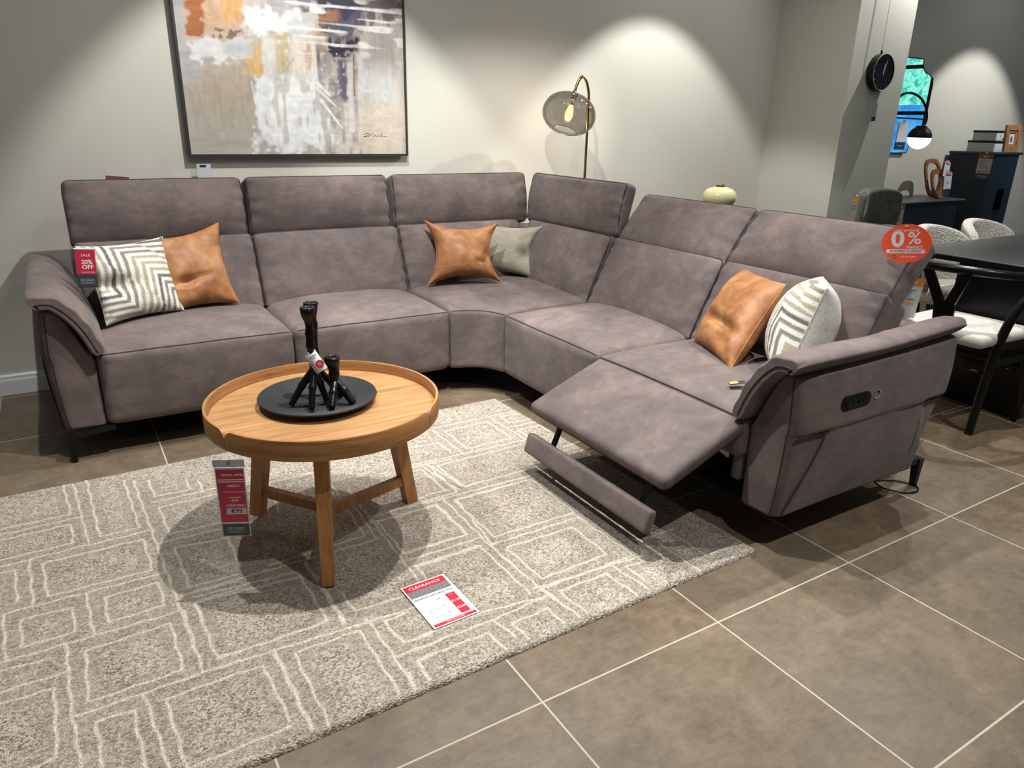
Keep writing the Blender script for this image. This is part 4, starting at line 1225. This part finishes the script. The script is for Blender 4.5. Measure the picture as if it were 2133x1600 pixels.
part('neck', lathe([(.024, .130), (.028, .132), (.028, .145), (.022, .148), (.022, .14), (0, .14)], 32, (3.02, 2.42, .822)), M['bronze'], VA)

# ------------------------------------------------------------------ clock on the pier
cx, cz, cy = 4.455, 1.732, 2.322
CK = thing('wall_clock', 'round black drum wall clock with a dark glass face on the pier', 'clock', (cx, 2.38, cz))
RY = Matrix.Translation((cx, 2.379, cz)) @ Matrix.Rotation(PI / 2, 4, 'X')
part('case', xf(lathe([(0, 0), (.118, 0), (.126, .006), (.128, .05), (.126, .060), (.119, .060), (.118, .052), (0, .052)], 64), RY), M['black_metal'], CK, angle=.7)
part('rim', xf(tube([(.1225 * math.cos(a), .1225 * math.sin(a), .0595) for a in np.linspace(0, 2 * PI, 64, False)], .0022, 6, True), RY), M['palegrey'], CK)
part('face', xf(lathe([(0, .0545), (.118, .0545), (.118, .053), (0, .053)], 64), RY), M['clock_glass'], CK, smooth=False)
part('hour_hand', xf(bar((0, -.012, .0555), (.012, .060, .0555), .005, .0012, up=(0, 0, 1)), RY), M['white'], CK, smooth=False)
part('minute_hand', xf(bar((.0, -.018, .0565), (.030, .092, .0565), .0032, .0012, up=(0, 0, 1)), RY), M['white'], CK, smooth=False)
for k in range(12):
    a = k * PI / 6
    part('hour_mark', xf(bar((.098 * math.cos(a), .098 * math.sin(a), .0552), (.108 * math.cos(a), .108 * math.sin(a), .0552), .0025, .0008, up=(0, 0, 1)), RY), M['palegrey'], CK, smooth=False)
part('hanging_hook', tube([(cx - .03, 2.345, cz + .125), (cx - .03, 2.345, cz + .148)], .007, 10), M['black_metal'], CK)
part('hanging_wire', tube([(cx - .03, 2.345, cz + .14), (cx - .034, 2.350, 2.6), (cx - .036, 2.372, 3.05)], .0014, 6), M['palegrey'], CK)
m4 = frame4((4.478, 2.352, 1.56), (.35, .94, 0), up=(0, 0, 1))
c = Card('price_tag', 'narrow price tag hanging edge on below the wall clock', 'price tag', m4)
c.rect('card_body', -.022, .022, -.130, -.035, -.0012, .0, 'palegrey')
c.rect('brand_plate', -.022, .022, -.160, -.13, -.0012, .0002, 'slate')
c.geo('string', tube([(0, -.035, 0), (0, .02, .0), (0, .045, -.01)], .0006, 5), 'palegrey')

# ------------------------------------------------------------------ wall mirror
half = [(.0, .41), (.165, .41), (.172, .365), (.195, .325), (.235, .298), (.300, .285), (.372, .252), (.385, .20), (.385, -.22), (.372, -.265), (.30, -.30), (.235, -.315), (.195, -.34), (.165, -.41), (.0, -.41)]
poly = half + [(-x, z) for x, z in half[::-1]][1:-1]
mx, mz = 5.945, 1.552
MI = thing('wall_mirror', 'tall mirror with scooped corners and a slim dark edge beside the pier', 'mirror', (mx, 3.06, mz - .41))
part('backboard', prism([(mx + x, mz + z) for x, z in poly], 3.034, 3.06, 'y'), M['frame_dark'], MI, smooth=False)
part('glass', prism([(mx + x * .972, mz + z * .978) for x, z in poly], 3.0325, 3.0345, 'y'), M['mirror'], MI, smooth=False)
part('edge', tube([(mx + x * .99, 3.033, mz + z * .99) for x, z in poly], .005, 6, True), M['frame_dark'], MI, smooth=False)
m4 = frame4((5.985, 3.028, 1.43), (1, 0, 0), up=(0, 0, 1))
c = Card('price_tag', 'white price tag with a dark foot hanging on the wall mirror', 'price tag', m4)
c.rect('card_body', -.075, .075, -.185, -.015, -.0008, .0, 'white')
c.rect('brand_plate', -.075, .075, -.255, -.190, -.0008, .0003, 'slate')
c.text('EZ LIVING', 0, -.222, .018, .0005, 'palegrey')
c.geo('ring', tube([(.014 * math.cos(a), -.005 + .014 * math.sin(a), .001) for a in np.linspace(0, 2 * PI, 16, False)], .003, 6, True), 'palegrey')

# ------------------------------------------------------------------ black arc lamp with a two tone globe
gx, gy, gz = 5.885, 2.80, 1.285
AL = thing('arc_lamp', 'black arc lamp with a half black half glowing globe before the mirror', 'lamp', (5.40, 2.80, .751))
part('base', lathe([(0, 0), (.13, 0), (.13, .015), (.02, .02), (0, .02)], 40, (5.40, 2.80, .7515)), M['black_metal'], AL)
part('pole', tube(smooth_path([(5.40, 2.8, .765), (5.40, 2.8, 1.1), (5.40, 2.8, 1.42), (5.425, 2.8, 1.56), (5.52, 2.8, 1.635), (5.66, 2.8, 1.645), (5.80, 2.8, 1.605), (5.90, 2.8, 1.53), (5.94, 2.8, 1.45), (5.93, 2.8, 1.40), (5.90, 2.8, 1.375)], 8), .010, 10), M['black_metal'], AL)
part('crossbar', tube([(5.40, 2.8, 1.445), (5.945, 2.8, 1.44)], .006, 8), M['black_metal'], AL)
part('cap', lathe([(0, .10), (.045, .10), (.045, .088), (.03, .085), (0, .085)], 32, (gx, gy, gz)), M['black_metal'], AL)
part('globe_top', lathe([(.100 * math.sin(a), .100 * math.cos(a)) for a in np.linspace(.02, PI / 2, 14)], 40, (gx, gy, gz)), M['black_metal'], AL)
part('globe_bottom', lathe([(.098 * math.sin(a), .098 * math.cos(a)) for a in np.linspace(PI / 2, PI - .02, 14)], 40, (gx, gy, gz)), M['opal'], AL)

# ------------------------------------------------------------------ fluted navy sideboard and tall cabinet
def fluted(x0, x1, y0, y1, z0, z1, r, pitch=.016, amp=.004):
    """box with rounded vertical corners whose left, front and right faces carry fine flutes"""
    path = [(x0, y1)]
    def seg(a, b):
        n = max(2, int(math.hypot(b[0] - a[0], b[1] - a[1]) / (pitch / 4)))
        return [(a[0] + (b[0] - a[0]) * k / n, a[1] + (b[1] - a[1]) * k / n) for k in range(1, n + 1)]
    def arc(cx, cy, a0, a1):
        n = max(4, int(r * abs(a1 - a0) / (pitch / 4)))
        return [(cx + r * math.cos(a0 + (a1 - a0) * k / n), cy + r * math.sin(a0 + (a1 - a0) * k / n)) for k in range(1, n + 1)]
    path += seg((x0, y1), (x0, y0 + r)) + arc(x0 + r, y0 + r, PI, 1.5 * PI) + seg((x0 + r, y0), (x1 - r, y0)) + arc(x1 - r, y0 + r, 1.5 * PI, 2 * PI) + seg((x1, y0 + r), (x1, y1))
    out = []; s = 0
    for i, p in enumerate(path):
        q = path[min(i + 1, len(path) - 1)]; o = path[max(i - 1, 0)]
        if i: s += math.hypot(p[0] - o[0], p[1] - o[1]) if i == 1 else math.hypot(p[0] - path[i - 1][0], p[1] - path[i - 1][1])
        dx, dy = q[0] - o[0], q[1] - o[1]; L = math.hypot(dx, dy) or 1
        k = amp * abs(math.sin(PI * s / pitch))
        out.append((p[0] + dy / L * k, p[1] - dx / L * k))
    return prism(out, z0, z1)
SB = thing('sideboard', 'low navy fluted sideboard with a dark top against the far wall', 'sideboard', (5.75, 2.82, 0))
part('body', fluted(4.99, 6.49, 2.62, 3.03, .12, .728, .10), M['navy'], SB, smooth=False)
part('top', xf(soft(20, 10, 4, lambda u, v, w: rr(u, v, w, (.785, .225, .011), .0108)), Matrix.Translation((5.735, 2.825, .739))), M['navy_dark'], SB)
for lx in (5.08, 6.40):
    for ly in (2.70, 2.98): part('leg', bar((lx, ly, .12), (lx, ly, 0), .03, .03, up=(0, 1, 0), w2=.02, t2=.02), M['black_metal'], SB, smooth=False)
for hx in (5.70, 5.78): part('handle', rbox(hx, hx + .02, 2.60, 2.622, .36, .56, .009), M['black_metal'], SB)
TCB = thing('tall_cabinet', 'tall navy fluted cabinet with two long dark handles', 'cabinet', (7.12, 2.82, 0))
part('body', fluted(6.86, 7.375, 2.615, 3.03, .10, 1.142, .05), M['navy'], TCB, smooth=False)
part('top', rbox(6.845, 7.39, 2.60, 3.035, 1.142, 1.165, .008), M['navy'], TCB)
for hx in (7.075, 7.135): part('handle', rbox(hx, hx + .028, 2.585, 2.618, .62, .83, .013), M['void'], TCB)
for lx in (6.92, 7.32):
    for ly in (2.69, 2.98): part('leg', bar((lx, ly, .10), (lx, ly, 0), .03, .03, up=(0, 1, 0), w2=.02, t2=.02), M['black_metal'], TCB, smooth=False)
M['boxside'] = plain('ribbed_card', srgb(176, 176, 174), .5, .2)
GB = 'storage boxes stacked on the tall cabinet'
def lidbox(label, x0, x1, y0, y1, z0, z1):
    r = thing('storage_box', label, 'box', ((x0 + x1) / 2, (y0 + y1) / 2, z0), GB)
    part('body', rbox(x0, x1, y0, y1, z0, z1 - .018, .004), M['white'], r)
    part('lid', rbox(x0 - .004, x1 + .004, y0 - .004, y1 + .004, z1 - .020, z1, .004), M['black_metal'], r)
    part('side_panel', box(x0 - .0012, x0 + .001, y0 + .004, y1 - .004, z0 + .004, z1 - .022), M['boxside'], r, smooth=False)
    return r
lidbox('white lidded storage box lying on top of the tall navy cabinet', 6.90, 7.045, 2.645, 2.90, 1.1655, 1.268)
bx = lidbox('upper lidded storage box with a small mark, stacked on another', 6.915, 7.035, 2.655, 2.875, 1.2685, 1.362)
part('front_mark', box(6.985, 6.992, 2.6535, 2.6555, 1.30, 1.328), M['ink'], bx, smooth=False)
PF = thing('photo_frame', 'small carved wooden picture frame with an easel back on the cabinet', 'picture frame', (7.22, 2.68, 1.165))
m4 = frame4((7.215, 2.668, 1.292), (1, -.18, 0), up=(0, .10, 1))
m4w = m4
def pf(g): return xf(g, m4w)
M['frame_oak'] = wood_mat('frame_oak', srgb(120, 74, 38), srgb(160, 106, 60), srgb(180, 128, 78), (40, 40, 8), .5)
for g in (box(-.10, -.062, -.122, .122, 0, .022), box(.062, .10, -.122, .122, 0, .022), box(-.062, .062, .075, .122, 0, .022), box(-.062, .062, -.122, -.075, 0, .022)):
    part('frame', pf(g), M['frame_oak'], PF, smooth=False)
part('inner_frame', pf(join(box(-.062, -.038, -.075, .075, 0, .014), box(.038, .062, -.075, .075, 0, .014), box(-.038, .038, .052, .075, 0, .014), box(-.038, .038, -.075, -.052, 0, .014))), M['oak_rim'], PF, smooth=False)
pc = part('picture', pf(box(-.040, .040, -.054, .054, 0, .006)), M['white'], PF, smooth=False)
part('picture_leaf', pf(prism([(.012 * math.cos(a), -.010 + .030 * math.sin(a)) for a in np.linspace(0, 2 * PI, 20, False)], .006, .0066)), M['slate'], pc, smooth=False)
part('easel_leg', bar((7.15, 2.70, 1.29), (7.13, 2.85, 1.166), .05, .006), M['black_metal'], PF, smooth=False)

# serving boards on the sideboard
def board(label, cx, cy, w, h, hole, z0, lean, sc=1.0):
    n = 60
    def sq(a, ww, hh, e=3.2):
        c_, s_ = math.cos(a), math.sin(a)
        return (math.copysign(abs(c_) ** (2 / e), c_) * ww, math.copysign(abs(s_) ** (2 / e), s_) * hh)
    m4 = Matrix.Translation((cx, cy, z0)) @ Matrix.Rotation(lean, 4, 'X')
    O = [sq(2 * PI * k / n, w / 2, h / 2) for k in range(n)]
    I = [(x * hole[0] * 2 / w, z * hole[1] * 2 / h + hole[2]) for x, z in O]
    V = []
    for y in (-.009, .009):
        V += [(x, y, z + h / 2) for x, z in O] + [(x, y, z + h / 2) for x, z in I]
    F = []
    for k in range(n):
        l = (k + 1) % n
        F += [(k, l, n + l, n + k), (2 * n + k, 3 * n + k, 3 * n + l, 2 * n + l), (k, 2 * n + k, 2 * n + l, l), (n + k, n + l, 3 * n + l, 3 * n + k)]
    return loose('serving_tray', xf((V, F), m4), M['walnut'], label, 'tray', (cx, cy, z0), 'wooden serving trays on the sideboard', smooth=False)
board('larger brown wooden serving tray standing at the back of the sideboard', 6.365, 2.815, .27, .36, (.105, .14, .0), .752, -.30)
board('smaller wooden serving tray leaning in front of the larger one', 6.265, 2.715, .22, .27, (.08, .095, -.005), .752, -.30)
def white_tag(label, m4, w, h):
    c = Card('price_tag', label, 'price tag', m4, 'white price tags on the serving trays')
    c.rect('card_body', -w / 2, w / 2, -h * .68, 0, -.0008, 0, 'white')
    c.rect('red_stripe', -w * .38, w * .38, -h * .13, -h * .06, 0, .0004, 'red')
    c.text('€28', 0, -h * .42, w * .2, .0004, 'ink')
    c.rect('brand_plate', -w / 2, w / 2, -h, -h * .70, -.0008, 0, 'slate')
    c.rect('clip', -w * .3, w * .3, -.004, .012, -.001, .002, 'palegrey')
white_tag('white price tag with a red stripe on the smaller serving tray', frame4((6.235, 2.662, .985), (1, -.1, 0), up=(0, .10, 1)), .105, .21)
white_tag('white price tag with a red stripe on the larger serving tray', frame4((6.37, 2.762, 1.075), (1, .0, -.18), up=(.2, .12, 1)), .10, .20)

# ------------------------------------------------------------------ dining corner
DT = thing('dining_table', 'long black dining table with a satin top at the right edge', 'dining table', (3.9, .58, 0))
M['table_top'] = plain('satin_black_top', srgb(52, 52, 52), .34, 0, .6)
part('tabletop', rbox(2.975, 4.95, .06, 1.06, .722, .75, .006), M['table_top'], DT)
part('table_edge', join(box(2.9735, 4.9515, .0585, 1.0615, .721, .744)), M['black_wood'], DT, smooth=False)
part('pedestal', rbox(3.055, 3.14, .36, .80, .0, .722, .006), M['black_wood'], DT)
part('pedestal', rbox(4.70, 4.78, .36, .80, .0, .722, .006), M['black_wood'], DT)
part('stretcher', rbox(3.14, 4.70, .55, .61, .30, .42, .006), M['black_wood'], DT)

WC = thing('wishbone_chair', 'black wishbone chair with a pale woven seat at the table end', 'chair', (2.80, .60, 0))
B_ = M['black_gloss']
yc = .60
for sgn in (-1, 1):
    ye = yc + sgn * .215
    part('leg', tube(smooth_path([(2.655, ye, 0), (2.68, ye, .20), (2.715, ye + sgn * .004, .42), (2.745, ye + sgn * .018, .55), (2.80, ye + sgn * .040, .66), (2.865, ye + sgn * .052, .742)], 8), list(np.linspace(.018, .021, 20)) + list(np.linspace(.021, .014, 21)), 12), B_, WC)
    part('leg', tube([(3.02, yc + sgn * .235, 0), (3.00, yc + sgn * .228, .44)], [.014, .019], 12), B_, WC)
    part('stretcher', bar((2.70, ye, .335), (3.00, yc + sgn * .228, .335), .012, .036), B_, WC, smooth=False)
    part('stretcher', bar((2.71, ye, .412), (3.00, yc + sgn * .228, .412), .016, .034), B_, WC, smooth=False)
part('stretcher', tube([(2.70, yc - .215, .285), (2.70, yc + .215, .285)], .008, 8), B_, WC)
part('stretcher', tube([(2.72, yc - .215, .41), (2.72, yc + .215, .41)], .013, 8), B_, WC)
part('stretcher', tube([(3.0, yc - .22, .25), (3.0, yc + .22, .25)], .008, 8), B_, WC)
rl = [(2.80 + .285 * -math.cos(a) * (1.0 if abs(a) < 1.57 else 1), yc + .275 * math.sin(a), .762 - .018 * abs(math.sin(a)) ** 3) for a in np.linspace(-1.62, 1.62, 40)]
rl = [(2.93, yc - .262, .738)] + rl + [(2.93, yc + .262, .738)]
part('top_rail', tube(rl, [.012] + list(.0165 + .004 * np.cos(np.linspace(-1.62, 1.62, 40))) + [.012], 12, sx=1.0), B_, WC)
yv = .575
sp = [bar((2.585, yv, .445), (2.560, yv, .60), .085, .012, up=(1, 0, 0), w2=.095),
      bar((2.560, yv + .018, .585), (2.528, yv + .092, .75), .046, .012, up=(1, 0, 0), w2=.042),
      bar((2.560, yv - .018, .585), (2.528, yv - .085, .75), .046, .012, up=(1, 0, 0), w2=.042)]
part('splat', join(*sp), B_, WC, smooth=False)
def wseat(u, v, w):
    p = rr(u, v, w, (.215, .235, .030), .028)
    k = 1 - .10 * (1 - (p[0] / .215)) / 2
    top = max(0, w) * .014 * (1 - (p[0] / .215) ** 2) * (1 - (p[1] / .235) ** 2)
    return (2.80 + p[0], yc + p[1] * k, .445 + p[2] + top)
part('seat', soft(24, 24, 8, wseat), M['oat'], WC)

def tub_chair(name, label, x, y, rot, mats, group, top=.80, w=.48, prim=None):
    """upholstered tub chair, local front is -y"""
    R = Matrix.Translation((x, y, 0)) @ Matrix.Rotation(rot, 4, 'Z')
    r = thing(name, label, 'chair', (x, y, 0), group)
    def back(u, v, w_):
        p = rr(u, v, w_, (.5, .5, .5), .16)
        a = p[0] * 2.5                                   # angle around the seat
        rad = w / 2 + (p[1]) * .075
        crown = math.cos(a * .92) ** .5 if abs(a * .92) < 1.55 else .0
        z = .46 + (p[2] + .5) * ((top - .46) * (.42 + .58 * max(0, crown)))
        flare = .035 * (p[2] + .5)
        return R @ Vector(((rad + flare) * math.sin(a), (rad + flare) * math.cos(a) * .86, z))
    part('backrest', soft(40, 8, 20, back), mats[0], r)
    part('seat', xf(soft(24, 24, 8, lambda u, v, w_: rr(u, v, w_, (w * .46, w * .45, .05), .048)), R @ Matrix.Translation((0, -.02, .44))), mats[0], r)
    for sx in (-1, 1):
        for sy in (-1, 1):
            part('leg', xf(tube([(sx * .17, sy * .16, .40), (sx * .21, sy * .20, 0)], [.014, .009], 10), R), M['black_metal'], r)
    return r
GC = 'cream boucle chairs along the far side of the dining table'
tub_chair('tub_chair', 'cream boucle tub chair at the far side of the table, nearer the sign', 3.585, 1.05, .10, (M['boucle'],), GC, .815)
tub_chair('tub_chair', 'cream boucle tub chair further right along the far table side', 4.19, 1.10, .05, (M['boucle'],), GC, .815)

# green velvet chairs behind the sofa
def green_chair(label, x, y, rot, top):
    R = Matrix.Translation((x, y, 0)) @ Matrix.Rotation(rot, 4, 'Z')
    r = thing('dining_chair', label, 'chair', (x, y, 0), 'green velvet dining chairs')
    h0 = .56
    def back(u, v, w_):
        p = rr(u, v, w_, (.235, .035, (top - h0) / 2), .034)
        px, pz = p[0], p[2]
        fz = pz / ((top - h0) / 2)
        # strongly rounded outline
        k = 1 - .10 * abs(fz) ** 4
        ex = abs(px / .235)
        pz *= 1 - .16 * ex ** 4
        return R @ Vector((px * k, .22 + p[1] - .10 * (px / .235) ** 2 - .03 * (fz < 0) * fz, (top + h0) / 2 + pz))
    part('backrest', soft(30, 6, 26, back), M['green'], r)
    part('seat', xf(soft(24, 24, 8, lambda u, v, w_: rr(u, v, w_, (.235, .23, .045), .044)), R @ Matrix.Translation((0, .0, .45))), M['green'], r)
    part('back_support', xf(join(bar((-.1, .2, .42), (-.1, .225, .62), .03, .012, up=(0, 1, 0)), bar((.1, .2, .42), (.1, .225, .62), .03, .012, up=(0, 1, 0))), R), M['black_metal'], r, smooth=False)
    for sx in (-1, 1):
        for sy in (-1, 1):
            part('leg', xf(tube([(sx * .17, sy * .16, .41), (sx * .21, sy * .20, 0)], [.014, .009], 10), R), M['black_metal'], r)
green_chair('green velvet dining chair standing before the pier under the clock', 4.25, 1.90, 0.0, .945)
green_chair('green velvet dining chair mostly hidden by the finance sign', 3.87, 1.52, math.radians(25), .745)

# ------------------------------------------------------------------ shop window far to the right, seen in the mirror
t = NT('window_daylight')
v = t.coords()
sep = t.node('ShaderNodeSeparateXYZ'); t.l.new(v, sep.inputs[0])
leaf = t.noise(v, 9, 6, .7, .8)
up_ = t.ramp(leaf, [(.38, (.02, .45, .36, 1)), (.5, (.20, .95, .75, 1)), (.62, (.62, 1, .92, 1))])
lo_ = t.ramp(t.noise(v, 3.5, 3, .5), [(.35, (.02, .22, .70, 1)), (.65, (.10, .50, .95, 1))])
mixz = t.mix(t.math('GREATER_THAN', sep.outputs[2], 1.78), lo_, up_)
t.l.new(mixz, t.b.inputs['Emission Color']); t.b.inputs['Emission Strength'].default_value = 1.0
t.b.inputs['Base Color'].default_value = (0, 0, 0, 1); M['daylight'] = t.m
struct('wall_right', join(box(12, 12.2, -6, -1.9, 0, 3.1), box(12, 12.2, .8, 3.2, 0, 3.1), box(12, 12.2, -1.9, .8, 0, .55), box(12, 12.2, -1.9, .8, 2.75, 3.1)), M['wall'], smooth=False)
wn = struct('window_1', box(12.10, 12.12, -1.9, .8, .55, 2.75), M['daylight'], smooth=False)
for g in ([box(12.05, 12.10, y, y + .06, .55, 2.75) for y in (-1.9, -.98, -.36, .26, .74)] + [box(12.05, 12.10, -1.9, .8, z, z + .06) for z in (.55, 1.62, 2.36, 2.69)]):
    part('glazing_bar', g, M['frame_dark'], wn, smooth=False)

# ------------------------------------------------------------------ light
def spot(name, loc, aim, watts, angle, blend=.3, radius=.03, col=(1, .97, .92)):
    d = bpy.data.lights.new(name, 'SPOT'); d.energy = watts; d.spot_size = math.radians(angle); d.spot_blend = blend
    d.shadow_soft_size = radius; d.color = col
    o = bpy.data.objects.new(name, d); C.objects.link(o); o.location = loc
    o.rotation_euler = (Vector(aim) - Vector(loc)).to_track_quat('-Z', 'Y').to_euler()
    return o
def fixture(loc, aim, watts, angle, blend=.35, radius=.015, spill=.075, col=(1, .985, .95)):
    """a ceiling spotlight: its beam and the weak spill around it"""
    spot('ceiling_spot', loc, aim, watts, angle, blend, radius, col)
    spot('ceiling_spot_spill', loc, aim, watts * spill, 165, .6, radius * 2, col)
fixture((.40, 1.86, 2.80), (.40, 2.36, 1.6), 150, 77, .30, .012)            # over the painting
fixture((2.86, 2.16, 2.70), (2.86, 2.38, 1.724), 120, 84, .30)                # over the corner
fixture((7.05, 1.86, 2.80), (7.05, 2.36, 1.6), 130, 77, .30)                # over the cabinets
fixture((.30, .80, 2.80), (.0, .9, 0), 235, 78, .5)                         # over the rug
fixture((1.0, 1.05, 2.80), (.95, .85, .3), 170, 60, .5)                     # over the recliner
fixture((3.9, 2.0, 2.80), (1.6, 2.5, .9), 200, 44, .5)                          # along the passage to the corner
fixture((.6, 1.25, 2.80), (1.4, 2.2, .8), 150, 70, .5)                      # over the corner seats
fixture((-.75, 1.45, 2.80), (-.6, 1.5, 0), 130, 80, .5)                     # over the left seats
fixture((4.95, 2.20, 2.95), (4.4, 2.38, 1.2), 160, 75, .4, .012, .05)        # beside the clock
fixture((3.4, .9, 2.80), (3.3, .7, .4), 140, 75, .5)                        # over the dining table
fixture((2.15, .35, 2.80), (2.05, .1, 0), 170, 70, .5)                      # over the right arm
fixture((.5, -.9, 2.80), (.5, -.5, 0), 88, 90, .6)                         # over the aisle
fixture((2.4, -.9, 2.80), (2.3, -.5, 0), 96, 90, .6)

pl_ = bpy.data.lights.new('bulb_glow', 'POINT'); pl_.energy = 2.5; pl_.color = (1, .62, .32); pl_.shadow_soft_size = .02
po_ = bpy.data.objects.new('bulb_glow', pl_); C.objects.link(po_); po_.location = ML_ @ Vector((0, 0, -.20))
w = bpy.data.worlds.new('shop_ambient'); bpy.context.scene.world = w; w.use_nodes = True
w.node_tree.nodes['Background'].inputs[0].default_value = (.95, .97, 1, 1)
w.node_tree.nodes['Background'].inputs[1].default_value = .10

# ------------------------------------------------------------------ camera (from the photograph's perspective)
cam = bpy.data.cameras.new('camera'); co = bpy.data.objects.new('camera', cam); C.objects.link(co)
cam.sensor_fit = 'HORIZONTAL'; cam.sensor_width = 36; cam.lens = 1505.97 / 2133 * 36; cam.clip_start = .02
p_, y_, r_ = -.344290212, -.556587209, .0212915346
fw = Vector((-math.sin(y_) * math.cos(p_), math.cos(y_) * math.cos(p_), math.sin(p_)))
rt = Vector((math.cos(y_), math.sin(y_), 0)); u0 = rt.cross(fw)
right = rt * math.cos(r_) + u0 * math.sin(r_); up = u0 * math.cos(r_) - rt * math.sin(r_)
co.matrix_world = Matrix(((right.x, up.x, -fw.x, -.81437), (right.y, up.y, -fw.y, -1.13654), (right.z, up.z, -fw.z, 1.32103), (0, 0, 0, 1)))
S = bpy.context.scene
S.camera = co
S.view_settings.view_transform = 'Standard'; S.view_settings.look = 'None'
S.view_settings.gamma = 1; S.view_settings.use_curve_mapping = False
S.view_settings.exposure = 0.0
